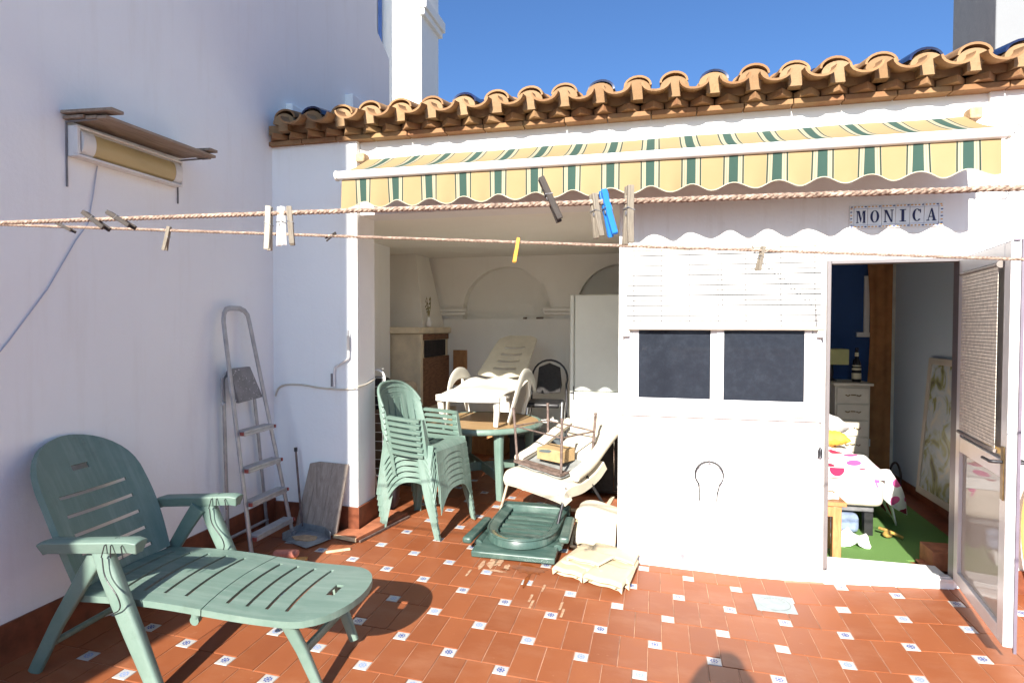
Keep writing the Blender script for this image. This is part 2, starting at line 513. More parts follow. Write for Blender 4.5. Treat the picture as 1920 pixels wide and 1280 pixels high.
def glass_mat():
    t = NT('door_glass')
    tr = t.new('ShaderNodeBsdfTransparent'); tr.inputs[0].default_value = (.80, .79, .77, 1)
    gl = t.new('ShaderNodeBsdfGlossy'); gl.inputs['Roughness'].default_value = .03; gl.inputs['Color'].default_value = (.9, .9, .9, 1)
    df = t.new('ShaderNodeBsdfDiffuse'); df.inputs['Color'].default_value = (.62, .59, .55, 1)
    fr = t.new('ShaderNodeLayerWeight'); fr.inputs[0].default_value = .55
    m1 = t.new('ShaderNodeMixShader'); t.link(fr.outputs['Fresnel'], m1.inputs[0]); t.link(tr.outputs[0], m1.inputs[1]); t.link(gl.outputs[0], m1.inputs[2])
    m2 = t.new('ShaderNodeMixShader'); m2.inputs[0].default_value = .55; t.link(m1.outputs[0], m2.inputs[1]); t.link(df.outputs[0], m2.inputs[2])
    t.link(m2.outputs[0], t.n['Material Output'].inputs['Surface'])
    return t.mat
MT['glass'] = glass_mat()

def lampdiff_mat():
    return simple('yellowed_diffuser', (.46, .36, .17), .4, .06, 3)
MT['diffuser'] = lampdiff_mat()

def platform_mat():
    t = NT('paint_spattered_metal')
    v = t.coord('Object')
    s1 = t.ramp(t.noise(v, 42, 3, .6, .8), [(.62, (0, 0, 0)), (.66, (1, 1, 1))])
    col = t.mix(s1, t.ramp(t.noise(v, 12, 4), [(.3, (.16, .16, .165)), (.7, (.24, .24, .245))]), (.6, .6, .6))
    t.set(Base_Color=col, Roughness=.6, Metallic=.2)
    return t.mat
MT['platform'] = platform_mat()

# ------------------------------------------------------------------ SETTING
def build_ground():
    m = MB(); m.add([(-300, -300, -3.2), (300, -300, -3.2), (300, 300, -3.2), (-300, 300, -3.2)], [(0, 1, 2, 3)])
    tag(m.build('ground', simple('far_ground', (.34, .31, .25), .95, .2, .3)), kind='structure')

def build_floor():
    W, H, s = .143, .2894, .0709
    g = .0022
    m = MB(); uvs = {}
    def inside(x, y):
        if x < -3.35 or x > 4.9 or y < -4.35 or y > 7.25: return False
        if y < 4.1 and x < -2.92: return False
        if y > 4.10 and x > -0.26: return False
        return True
    def clampx(x, y): return x
    ins = []
    for i in range(-22, 26):
        for j in range(-22, 40):
            cx = .156 + 2 * W * i - s * j; cy = 3.684 - s * i - H * j
            def quad(x0, x1, y0, y1, mi, lift=0):
                x0 += g; x1 -= g; y0 += g; y1 -= g
                # cut at the walls
                if x0 < -2.925 and x1 > -2.925 and (y0 + y1) / 2 < 4.05: x0 = -2.925
                if y0 < 4.115 < y1 and x0 > -.25: y1 = 4.115
                mx, my = (x0 + x1) / 2, (y0 + y1) / 2
                if not inside(mx, my) or x1 - x0 < .01: return
                z = [floor_z(x, y) + .006 + lift + random.uniform(-.0006, .0006) for x, y in ((x0, y0), (x1, y0), (x1, y1), (x0, y1))]
                b = .003
                vs = [(x0, y0, z[0] - .008), (x1, y0, z[1] - .008), (x1, y1, z[2] - .008), (x0, y1, z[3] - .008),
                      (x0, y0, z[0] - .0015), (x1, y0, z[1] - .0015), (x1, y1, z[2] - .0015), (x0, y1, z[3] - .0015),
                      (x0 + b, y0 + b, z[0]), (x1 - b, y0 + b, z[1]), (x1 - b, y1 - b, z[2]), (x0 + b, y1 - b, z[3])]
                fs = [(8, 9, 10, 11), (4, 5, 9, 8), (5, 6, 10, 9), (6, 7, 11, 10), (7, 4, 8, 11), (0, 1, 5, 4), (1, 2, 6, 5), (2, 3, 7, 6), (3, 0, 4, 7)]
                m.add(vs, fs, mi)
            if -4.6 < cy < 7.6 and -4 < cx < 5.4:
                quad(cx - s / 2, cx + s / 2, cy - s / 2, cy + s / 2, 1 if j % 2 == 0 else 2)
                for k in (0, 1):
                    quad(cx - s / 2 + W * k, cx - s / 2 + W * (k + 1), cy - s / 2 - H, cy - s / 2, 0)
    # grout bed
    nx, ny = 60, 70
    x0, x1, y0, y1 = -3.36, 4.95, -4.4, 7.28
    m.sheet(lambda i, j: (x0 + (x1 - x0) * i / nx, y0 + (y1 - y0) * j / ny, floor_z(x0 + (x1 - x0) * i / nx, y0 + (y1 - y0) * j / ny) + .0022), nx, ny, .25, mi=3,
            skip=lambda i, j: (x0 + (x1 - x0) * (i + .5) / nx > -.12 and y0 + (y1 - y0) * (j + .5) / ny > 4.3))
    o = m.build('terrace_floor', [MT['floor_tile'], MT['ins_dark'], MT['ins_light'], MT['grout']], fixn=False)
    me = o.data; uv = me.uv_layers.new(name='UVMap')
    for p in me.polygons:
        if p.material_index in (1, 2) and len(p.vertices) == 4:
            xs = [me.vertices[i].co for i in p.vertices]
            if abs(p.normal.z) > .9:
                for k, li in enumerate(p.loop_indices):
                    uv.data[li].uv = ((0, 0), (1, 0), (1, 1), (0, 1))[k]
            else:
                for li in p.loop_indices: uv.data[li].uv = (0, 0)
    tag(o, kind='structure')

def build_left_wall():
    t = thing('tall_boundary_wall', 'tall white plastered wall along the left side of the terrace, all in shade', 'wall', (-2.93, 2, 0))
    m = MB()
    poly = [(-3.35, -.4), (6.18, -.4), (6.18, 4.66), (5.88, 4.83), (5.88, 8.2), (-3.35, 8.2)]
    m.prism(poly, lambda u, v: (-3.25, u, v), lambda u, v: (-2.93, u, v))
    m.build('wall', MT['wall_shade'], t)
    m = MB()
    # skirting follows the floor
    n = 24
    m.sheet(lambda i, j: (-2.918, -3.3 + 7.37 * i / n, floor_z(-2.92, -3.3 + 7.37 * i / n) + .004 + (.19 if j else 0)), n, 1, .014)
    m.build('skirting', MT['skirt'], t)
    m = MB(); m.box(-2.93, -2.87, 4.25, 5.78, 3.2, 3.46); m.box(-2.95, -2.85, 5.2, 5.78, 3.4, 3.9)
    m.build('ledge', MT['wall_shade'], t, bevel=.01)
    # damp streak under the lamp is a separate thin cable track: the wire running down the wall
    w = thing('wall_cable', 'thin grey cable running slantwise down the tall left wall from the wall lamp', 'cable', (-2.92, 2.3, 1.6))
    m = MB(); m.tube([(-2.925, 2.57, 2.51), (-2.925, 2.545, 2.36), (-2.925, 2.51, 2.19), (-2.925, 2.44, 2.09), (-2.925, 2.29, 1.83), (-2.925, 2.10, 1.57), (-2.925, 1.6, .95)], .003, 6)
    m.build('cable', simple('blue_grey_cable', (.42, .44, .52), .7, .05), w, smooth=50)

def build_far():
    t = thing('neighbouring_building', 'white neighbouring building behind the tall wall with a sunlit front and cornice', 'building', (-5, 9, 0))
    m = MB(); m.box(-7.5, -3.70, 9.0, 9.76, -.3, 12); m.box(-7.5, -4.45, 6.3, 8.99, -.3, 12)  # second box: hidden side wing added to cast shade on the front
    m.build('wall', MT['far_wall'], t)
    m = MB(); m.box(-3.74, -3.60, 8.95, 9.85, 6.78, 6.95); m.box(-3.74, -3.64, 8.97, 9.82, 6.68, 6.78)
    m.build('cornice', MT['far_wall'], t, bevel=.01)
    m = MB(); m.box(-4.43, -4.38, 8.93, 8.97, -.3, 12)
    m.build('sky_strip', simple('sky_blue_strip', (.06, .15, .45), .4), t)  # blue strip added in place of a sliver of sky
    t = thing('chimney', 'square grey rendered chimney above the right end of the tiled roof', 'chimney', (3.8, 7.3, 3.9))
    m = MB(); m.box(3.33, 4.3, 7.0, 7.9, 3.6, 6.2); m.build('shaft', MT['grey_wall'], t, bevel=.01)

def build_surroundings():
    t = thing('rear_parapet', 'white parapet closing the terrace behind the viewer', 'wall', (0, -4.5, 0))
    m = MB(); m.box(-6, 5.2, -4.7, -4.5, -.3, 1.15); m.build('wall', MT['wall_shade'], t)
    m = MB(); m.box(-6, 5.2, -4.74, -4.46, 1.15, 1.2); m.build('coping', MT['skirt'], t, bevel=.01)
    t = thing('side_parapet', 'white parapet along the open right side of the terrace', 'wall', (5.1, 0, 0))
    m = MB(); m.box(5.0, 5.2, -4.5, 4.0, -.3, 1.1); m.build('wall', MT['wall_shade'], t)
    t = thing('opposite_house', 'white house with a flat roof across the street behind the viewer', 'building', (2, -16, 0))
    m = MB(); m.box(-9, 12, -22, -16, -3.2, 2.3); m.box(3, 8, -21, -17, 2.3, 4.0); m.build('wall', MT['far_wall'], t)
    m = MB()
    for x in (-6, -2, 2, 6, 9): m.box(x, x + 1.1, -15.99, -15.95, .2, 1.6)
    m.build('window', MT['pane'], t)

# ------------------------------------------------------------------ HOUSE
FY = 4.12
def build_house():
    t = thing('house', 'low white outbuilding with a clay tile eave, an open porch and a bedroom door', 'building', (0, 4.12, 0))
    # left facade piece and pillar
    m = MB(); m.box(-3.0, -2.2, 4.07, 4.36, -.1, 3.10)
    m.build('pillar', MT['wall_shade'], t, bevel=.006)
    m = MB(); m.box(-2.195, 1.985, 4.12, 4.36, 2.5, 3.10)
    m.build('lintel', MT['wall'], t)
    # box wall with window hole (opening -0.15..0.98 , 1.10..2.15)
    m = MB()
    m.box(-.24, -.16, 4.12, 4.34, -.1, 2.497); m.box(1.0, 1.066, 4.12, 4.34, -.1, 2.497)
    m.box(-.16, 1.0, 4.12, 4.34, -.1, 1.09); m.box(-.16, 1.0, 4.12, 4.34, 2.12, 2.497)
    m.build('front_wall', MT['wall'], t, weld=.0005)
    m = MB(); m.box(1.068, 1.79, 4.121, 4.34, 2.075, 2.497); m.build('door_head_wall', MT['wall'], t)
    m = MB(); m.box(1.79, 1.93, 4.12, 4.165, -.1, 2.497); m.box(1.93, 6.0, 4.095, 4.34, -.1, 3.10); m.build('right_wall', MT['wall'], t)
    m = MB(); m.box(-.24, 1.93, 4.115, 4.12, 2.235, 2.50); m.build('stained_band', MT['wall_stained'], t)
    m = MB()
    m.sheet(lambda i, j: (1.95 + 3 * i / 6, 4.083, floor_z(1.95 + 3 * i / 6, 4.08) + .004 + (.14 if j == 0 else 0)), 6, 1, .012)
    m.build('skirting', MT['skirt'], t)
    m = MB(); m.box(-2.92, -2.185, 4.055, 4.07, .05, .268); m.box(-2.2, -2.185, 4.07, 4.37, .05, .268)
    # flared foot of the pillar skirting
    m.build('pillar_skirting', MT['skirt'], t, bevel=.003)
    # door sill step
    m = MB(); m.box(1.066, 1.80, 4.095, 4.36, -.1, .095); m.build('door_step', MT['wall'], t, bevel=.01)
    # porch: back wall with two arched niches, side walls, ceiling
    bw = MB()
    Yb = 7.3
    zc = 1.75
    def arch_pts(cx, rx, top):
        return [(cx - rx * math.cos(PI * k / 18), 1.86 + (top - 1.86) * math.sin(PI * k / 18)) for k in range(19)]
    a1 = arch_pts(-1.85, .58, 2.42); a2 = arch_pts(-.42, .53, 2.42)
    # upper wall polygon as strips between arches
    def strip(pts, ztop):
        for k in range(len(pts) - 1):
            (xa, za), (xb, zb) = pts[k], pts[k + 1]
            bw.add([(xa, Yb, za), (xb, Yb, zb), (xb, Yb, ztop), (xa, Yb, ztop)], [(0, 1, 2, 3)])
            bw.add([(xa, Yb, za), (xb, Yb, zb), (xb, Yb + .16, zb), (xa, Yb + .16, za)], [(0, 1, 2, 3)])
    strip(a1, 2.62); strip(a2, 2.62)
    for xa, xb in ((-3.4, -2.43), (-1.27, -.95), (.11, .2)):
        bw.add([(xa, Yb, zc), (xb, Yb, zc), (xb, Yb, 2.62), (xa, Yb, 2.62)], [(0, 1, 2, 3)])
    for cx, rx in ((-1.85, .58), (-.42, .53)):
        for sx in (-1, 1):
            x = cx + sx * rx
            bw.add([(x, Yb, zc), (x, Yb + .16, zc), (x, Yb + .16, 1.86), (x, Yb, 1.86)], [(0, 1, 2, 3)])
    bw.box(-3.4, .2, Yb + .16, Yb + .3, 1.5, 2.62)
    bw.box(-3.4, .2, Yb - .06, Yb + .16, -.1, zc)
    bw.build('porch_back_wall', MT['porch_wall'], t)
    m = MB()
    for xa, xb in ((-3.0, -2.36), (-1.36, -.88)):
        m.box(xa, xb, Yb - .09, Yb + .005, 1.845, 1.885); m.box(xa + .02, xb - .02, Yb - .07, Yb + .005, 1.80, 1.842)
    m.build('niche_shelf', MT['porch_wall'], t, bevel=.006)
    m = MB(); m.box(-3.42, -3.30, 4.34, 7.3, -.1, 2.6); m.box(-3.30, -3.0, 4.30, 4.345, -.1, 2.6); m.build('porch_side_wall', MT['porch_wall'], t)
    m = MB(); m.box(-3.4, .2, 4.362, 7.5, 2.55, 2.62); m.build('porch_ceiling', MT['porch_wall'], t)
    m = MB(); m.box(-3.3, -.24, 7.222, 7.238, .04, .21); m.build('porch_skirting', MT['skirt'], t)
    # bedroom shell
    m = MB(); m.box(-.24, -.14, 4.345, 7.22, -.1, 2.55); m.build('partition_wall', MT['wall'], t)
    m = MB(); m.box(-.14, 2.55, 7.0, 7.1, -.1, 2.55); m.build('bedroom_back_wall', MT['blue_wall'], t)
    m = MB(); m.box(2.45, 2.55, 4.345, 6.998, -.1, 2.55); m.build('bedroom_side_wall', MT['pale_blue_wall'], t)
    m = MB(); m.box(-.3, 2.6, 4.365, 7.1, 2.552, 2.62); m.build('bedroom_ceiling', MT['wall'], t)
    m = MB(); m.box(-.14, 2.5, 4.362, 6.995, -.1, .03); m.build('bedroom_floor', MT['skirt'], t)
    m = MB(); m.box(2.435, 2.449, 4.36, 6.985, .031, .12); m.box(2.2, 2.435, 6.985, 6.999, .031, .12); m.build('bedroom_skirting', MT['skirt'], t)
    m = MB(); m.box(2.41, 2.449, 6.93, 6.999, .125, 2.5); m.build('corner_trim', simple('cream_trim', (.55, .56, .48), .6), t)
    m = MB(); m.box(2.10, 2.24, 6.965, 6.999, 1.55, 1.60); m.box(2.17, 2.22, 6.97, 6.999, 1.60, 2.2); m.build('indoor_window_frame', MT['white_paint'], t)
    # roof
    build_roof(t)
    # window
    w = MB()
    x0, x1, z0, z1 = -.20, 1.03, 1.07, 1.70
    m = MB()
    m.box(x0, x1, 4.085, 4.118, z0, z0 + .055); m.box(x0, x1, 4.085, 4.118, z1 - .03, z1); m.box(x0, x0 + .05, 4.085, 4.118, z0 + .056, z1 - .031); m.box(x1 - .05, x1, 4.085, 4.118, z0 + .056, z1 - .031)
    win = m.build('window', MT['white_metal'], t, bevel=.003)
    for (a, b, yy) in ((-.148, .405, 4.100), (.40, .975, 4.092)):
        m = MB()
        fw = .044
        m.box(a, b, yy - .012, yy + .012, z0 + .057, z0 + .057 + fw); m.box(a, b, yy - .012, yy + .012, z1 - .032 - .02, z1 - .033)
        m.box(a, a + fw, yy - .012, yy + .012, z0 + .058 + fw, z1 - .053); m.box(b - fw, b, yy - .012, yy + .012, z0 + .058 + fw, z1 - .053)
        f = m.build('sash', MT['white_metal'], win, bevel=.002); f.location = (0, 0, 0)
        f.data.transform(Matrix.Translation((0, -4.12, 0)))
        m = MB(); m.box(a + fw, b - fw, yy - .003, yy + .003, z0 + .057 + fw, z1 - .05)
        p = m.build('pane', MT['pane'], win); p.data.transform(Matrix.Translation((0, -4.12, 0)))
    m = MB(); m.box(-.225, 1.045, 4.098, 4.119, 1.045, 1.066); s_ = m.build('sill', MT['white_paint'], win, bevel=.003); s_.data.transform(Matrix.Translation((0, -4.12, 0)))
    # outside roller blind of wooden slats
    bl = thing('window_blind', 'white slatted roller blind half lowered over the window', 'blind', (.4, 4.08, 1.65))
    m = MB()
    n = 15
    for k in range(n):
        z = 2.158 - k * .0335
        y = 4.080 - .022 * (k / n)
        j = random.uniform(-.0015, .0015)
        a, b, c, d = (y - .004, z), (y - .006, z - .0272 + j), (y + .002, z - .0272 + j), (y + .004, z)
        vs = [(x, p, q) for x in (-.195, 1.03) for p, q in (a, b, c, d)]
        m.add(vs, [(0, 1, 2, 3), (4, 7, 6, 5), (0, 4, 5, 1), (1, 5, 6, 2), (2, 6, 7, 3), (3, 7, 4, 0)])
    m.build('slats', MT['white_paint'], bl)
    m = MB(); m.box(-.19, 1.025, 4.0865, 4.088, 1.66, 2.16); m.build('gap_shadow_sheet', MT['black_plastic'], bl)  # black sheet added to paint the shadow lines between the slats
    m = MB(); m.tube([(-.205, 4.052, 1.645), (1.035, 4.052, 1.645)], .016, 10); m.tube([(-.2, 4.085, 2.172), (1.03, 4.085, 2.172)], .011, 8)
    m.build('roll', MT['cream_wood'], bl, smooth=40)
    m = MB()
    for x in (-.14, .04, .22, .40, .57, .78, .98):
        m.tube([(x, 4.066, 2.17), (x, 4.05, 1.9), (x + .004, 4.032, 1.65)], .0016, 4)
    m.tube([(.60, 4.06, 2.2), (.64, 4.055, 2.10), (.80, 4.04, 1.95), (.985, 4.03, 1.78), (.99, 4.03, 1.66)], .0022, 5)
    m.tube([(.415, 4.06, 2.2), (.42, 4.04, 2.0), (.43, 4.035, 1.78)], .002, 5)
    m.build('cord', simple('grey_string', (.16, .15, .14), .9), bl)
    for a_, b_ in ((-.215, -.165), (1.0, 1.045)):
        m = MB(); m.box(a_, b_, 4.05, 4.115, 1.585, 1.632); m.build('bracket', MT['white_paint'], bl, bevel=.006)
    pc = thing('blind_pull_cord', 'thin pull cord with a dark toggle hanging beside the window', 'cord', (1.035, 4.10, .83))
    m = MB(); m.tube([(1.035, 4.105, 1.62), (1.036, 4.10, .86)], .0025, 5); m.build('cord', simple('dark_string', (.18, .17, .16), .9), pc)
    m = MB(); m.lathe([(.004, .045), (.012, .03), (.014, .01), (.012, -.01), (.016, -.02)], (1.036, 4.10, .84), 10); m.build('toggle', MT['dark_metal'], pc, smooth=60)

def build_roof(parent):
    tile = MB()
    P = .2385
    rise = math.tan(R(14))
    ns = 10
    def zr(y): return (y - 3.87) * rise
    n0, n1 = -12, 17
    dark = {-11, -6, -2, 1, 6, 8}
    # channel tiles (concave up), first one visible at the lip
    for n in range(n0, n1):
        x = -.007 + n * P + random.uniform(-.006, .006)
        if x < -2.83: continue
        y = 3.855 + random.uniform(-.02, .012)
        zoff = random.uniform(-.006, .006); rot = random.uniform(-.02, .02)
        for seg in range(9):
            ys = y + seg * .40; ye = ys + .46
            def fn(i, j, ys=ys, ye=ye, seg=seg):
                a = PI + PI * (i / ns)
                yy = ys if j == 0 else ye
                rr = .080 if j == 0 else .072
                return (x + rr * math.cos(a) + rot * (yy - 3.9) * .3, yy, 3.196 + zoff + zr(yy) + .66 * rr * math.sin(a) + (.010 if j == 0 else -.004))
            tile.sheet(fn, ns, 1, .013, mi=0)
    # cover tiles (convex up)
    for n in range(n0, n1):
        x = -.007 + (n + .5) * P + random.uniform(-.008, .008)
        if x < -2.78: continue
        y = 3.972 + random.uniform(-.006, .008)
        zoff = random.uniform(-.006, .008)
        for seg in range(9):
            ys = y + seg * .40; ye = ys + .46
            mi = 1 if (n in dark and seg == 0) or random.random() < .25 and seg in (1, 2) else 0
            def fn(i, j, ys=ys, ye=ye):
                a = PI * (i / ns)
                yy = ys if j == 0 else ye
                rr = .090 if j == 0 else .078
                return (x - rr * math.cos(a), yy, 3.190 + zoff + zr(yy) + rr * math.sin(a) * .75 + (.014 if j == 0 else 0))
            tile.sheet(fn, ns, 1, .013, mi=mi)
    r = tile.build('roof', [MT['tile'], MT['glazed']], parent, smooth=40)
    # mortar plugs between lips
    mo = MB()
    for n in range(n0, n1):
        x = -.007 + (n + .5) * P
        if x < -2.84: continue
        w = .040 + random.uniform(-.004, .006)
        yy = 3.955 + random.uniform(-.008, .01)
        prof = [(-w, 3.131), (w, 3.131), (w, 3.178), (.090, 3.190)] + [(.090 * math.cos(R(a)), 3.192 + .070 * math.sin(R(a))) for a in range(0, 181, 15)] + [(-.090, 3.190), (-w, 3.178)]
        mo.prism(prof, lambda u, v: (x + u, yy + (.004 if v > 3.19 else 0), v), lambda u, v: (x + u, 4.2, v))
    mo.box(-2.92, 4.2, 4.02, 4.2, 3.131, 3.20)
    k = mo.build('eave_mortar', MT['mortar'], parent)
    b = MB()
    # bottom flat course
    x = -2.93
    i = 0
    while x < 4.2:
        w = .29
        b.box(x, x + w - .006, 4.035 - random.uniform(0, .006), 4.30, 3.050, 3.083); x += w
    # sawtooth course: bricks laid corner outward
    x = -2.93
    while x < 4.2:
        w = .157; j = random.uniform(-.006, .006); zz = random.uniform(-.003, .003)
        b.prism([(x + .003, 4.20), (x + w - .003, 4.20), (x + w - .003, 4.055), (x + w * .5 + j, 3.965 + j), (x + .003, 4.055)],
                lambda u, v: (u, v, 3.0865 + zz), lambda u, v: (u, v, 3.128 + zz)); x += w
    bb = b.build('eave_brickwork', MT['brick'], parent, bevel=.003)
    # roof deck so no light leaks through
    d = MB(); d.add([(-2.95, 4.22, 3.14), (4.3, 4.22, 3.14), (4.3, 7.6, 3.12 + 3.48 * rise), (-2.95, 7.6, 3.12 + 3.48 * rise), (-2.95, 4.22, 3.102), (4.3, 4.22, 3.102), (4.3, 7.6, 3.102), (-2.95, 7.6, 3.102)],
                   [(0, 1, 2, 3), (4, 7, 6, 5), (0, 4, 5, 1), (1, 5, 6, 2), (2, 6, 7, 3), (3, 7, 4, 0)])
    d.build('roof_deck', MT['mortar'], parent)

def build_door():
    fr = thing('door_frame', 'aluminium frame around the open bedroom doorway', 'door frame', (1.43, 4.1, .1))
    m = MB(); m.box(1.062, 1.082, 4.085, 4.17, .10, 2.07); m.box(1.789, 1.806, 4.085, 4.17, .10, 2.07); m.box(1.083, 1.788, 4.085, 4.17, 2.05, 2.07)
    m.build('jamb', simple('bronze_grey_alu', (.20, .18, .18), .4, .05, metal=.3), fr, bevel=.002)
    m = MB(); m.box(1.068, 1.80, 4.085, 4.17, .0965, .112); m.box(1.09, 1.78, 4.10, 4.125, .112, .122); m.build('threshold', MT['white_metal'], fr, bevel=.002)
    # leaf: hinge at (1.79,4.085) swings outwards
    hx, hy = 1.800, 4.075
    fx, fy = 1.662, 3.268
    d = Vector((fx - hx, fy - hy, 0)); L = d.length; ang = math.atan2(d.y, d.x)
    t = thing('door_leaf', 'white framed glass door standing open outwards with a slatted blind behind its upper pane', 'door', (hx, hy, .115), ang, world=False)
    # local: x along the leaf from hinge, y thickness, z up ; height 1.93
    Hh = 1.945; T = .022
    m = MB()
    m.box(0, .075, -T, T, 0, Hh); m.box(L - .085, L, -T, T, 0, Hh)
    m.box(.0751, L - .0851, -T, T, 0, .075); m.box(.0751, L - .0851, -T, T, Hh - .085, Hh); m.box(.0751, L - .0851, -T, T, .80, .89)
    m.build('frame', MT['white_metal'], t, loc=(0, 0, 0), bevel=.004)
    m = MB(); m.box(L - .0005, L + .012, T - .006, T + .006, -.02, Hh + .006); m.box(-.002, L + .01, -.012, .012, Hh + .001, Hh + .007)
    m.build('edge_strip', simple('mauve_grey_strip', (.16, .13, .17), .5), t, loc=(0, 0, 0))
    m = MB(); m.box(.075, L - .085, -.003, .003, .075, .80); m.build('lower_pane', MT['glass'], t, loc=(0, 0, 0))
    m = MB(); m.box(.075, L - .085, -.003, .003, .89, Hh - .085); m.build('upper_pane', MT['glass'], t, loc=(0, 0, 0))
    # blind sits on the room side (the side seen), local -y faces -x world?
    side = -1
    bd = MB()
    z = Hh - .11
    k = 0
    while z > .93:
        bd.box(.115, L - .125, side * .034 - .0012, side * .034 + .0012, z - .0145, z)
        z -= .0180; k += 1
    bl = bd.build('blind', simple('tan_reed_slats', (.72, .67, .58), .7, .15, 30), t, loc=(0, 0, 0))
    m = MB()
    m.tube([(.09, side * .036, Hh - .10), (L - .09, side * .036, Hh - .10)], .008, 8)
    m.tube([(.1, side * .036, .925), (L - .11, side * .036, .925)], .010, 8)
    m.tube([(L - .10, side * .036, Hh - .10), (L - .085, side * .036, Hh - .10)], .018, 10)
    m.build('blind_rail', simple('grey_brown_rail', (.22, .19, .17), .6), t, loc=(0, 0, 0), smooth=40)
    # handle plate and lever
    for sd in (-1, 1):
        m = MB(); m.box(L - .062, L - .022, sd * (T + .001), sd * (T + .006), .70, .96)
        pl = m.build('lock_plate', MT['bronze'], t, loc=(0, 0, 0), bevel=.002)
        m = MB(); m.tube(spline([(L - .042, sd * (T + .006), .885), (L - .042, sd * (T + .05), .885), (L - .075, sd * (T + .055), .885), (L - .16, sd * (T + .05), .88)], 4), .008, 8)
        m.build('handle', MT['dark_metal'], t, loc=(0, 0, 0), smooth=60)

def build_awning():
    t = thing('awning', 'retractable canvas awning in yellow, cream and green stripes with a scalloped edge', 'awning', (-.15, 4.1, 2.7))
    x0, x1 = -2.115, 1.80
    NX = 196
    def X(i): return x0 + (x1 - x0) * i / NX
    # canopy
    m = MB()
    def top(i, j):
        f = j / 6
        sag = -.014 * math.sin(PI * f) + .003 * math.sin(X(i) * 7) + .003 * math.sin(PI * f) * math.sin(X(i) * 23 + f * 3)
        return (X(i), 4.10 - .40 * f, 2.915 - .195 * f + sag)
    m.sheet(top, NX, 6, .002)
    can = m.build('canopy', MT['awning'], t, smooth=60)
    # valance
    m = MB()
    def val(i, j):
        x = X(i); f = j / 8
        zb = 2.487 + .022 * math.cos(2 * PI * (x - .206) / .24)
        if x < x0 + .04: zb -= .012
        z = 2.668 + (zb - 2.668) * f
        wav = .011 * f * math.sin(2 * PI * (x - .10) / .24) + .010 * f * math.sin(x * 3.1) + .006 * f * f * math.sin(x * 41 + 2 * math.sin(x * 5))
        return (x, 3.705 + wav, z)
    m.sheet(val, NX, 8, .002)
    va = m.build('valance', MT['awning'], t, smooth=60)
    for o in (can, va):
        me = o.data; uv = me.uv_layers.new(name='UVMap')
        off = o.parent['_w'][0]
        for p in me.polygons:
            for li in p.loop_indices:
                c = me.vertices[me.loops[li].vertex_index].co
                uv.data[li].uv = (c.x + off, c.z)
    m = MB()
    pts = []
    for i in range(NX + 1):
        x = X(i); p = val(i, 8); pts.append((p[0], p[1] - .002, p[2]))
    m.tube(pts, .0035, 5); m.build('trim', simple('cream_binding', (.45, .42, .31), .8), t, smooth=60)
    m = MB(); m.tube([(-2.14, 3.70, 2.692), (1.825, 3.70, 2.692)], .031, 16); m.build('front_bar', MT['white_metal'], t, smooth=50)
    m = MB()
    for x in (-2.143, 1.822): m.tube([(x, 3.70, 2.692), (x + .006 * (1 if x > 0 else -1) * 2, 3.70, 2.692)], .036, 14)
    m.build('end_cap', MT['white_plastic'], t, smooth=50)
    m = MB(); m.tube([(-2.12, 4.085, 2.875), (1.80, 4.085, 2.875)], .026, 12); m.build('roller', MT['awning'], t, smooth=50)
    for x in (-1.9, 1.6):
        m = MB(); sgn = 1 if x < 0 else -1
        m.obox((x, 4.08, 2.78), (x + sgn * .75, 3.93, 2.70), .035, .05); m.obox((x + sgn * .75, 3.93, 2.70), (x + sgn * .08, 3.75, 2.68), .03, .04)
        m.build('folding_arm', MT['white_metal'], t, bevel=.005)
    for a_, b_ in ((-2.19, -2.12), (1.80, 1.865)):
        m = MB(); m.box(a_, b_, 4.03, 4.118, 2.88, 2.95); m.build('bracket', MT['sand'], t, bevel=.01)
    # crank hook at the right end
    h = thing('awning_crank_eye', 'small wire hook at the right end of the awning bar', 'hook', (1.9, 3.75, 2.70))
    m = MB(); m.tube([(1.84, 3.72, 2.70)] + [(1.885 + .022 * math.cos(R(a)), 3.73, 2.715 + .024 * math.sin(R(a))) for a in range(-170, 100, 20)], .003, 6); m.build('wire', MT['grey_metal'], h, smooth=60)

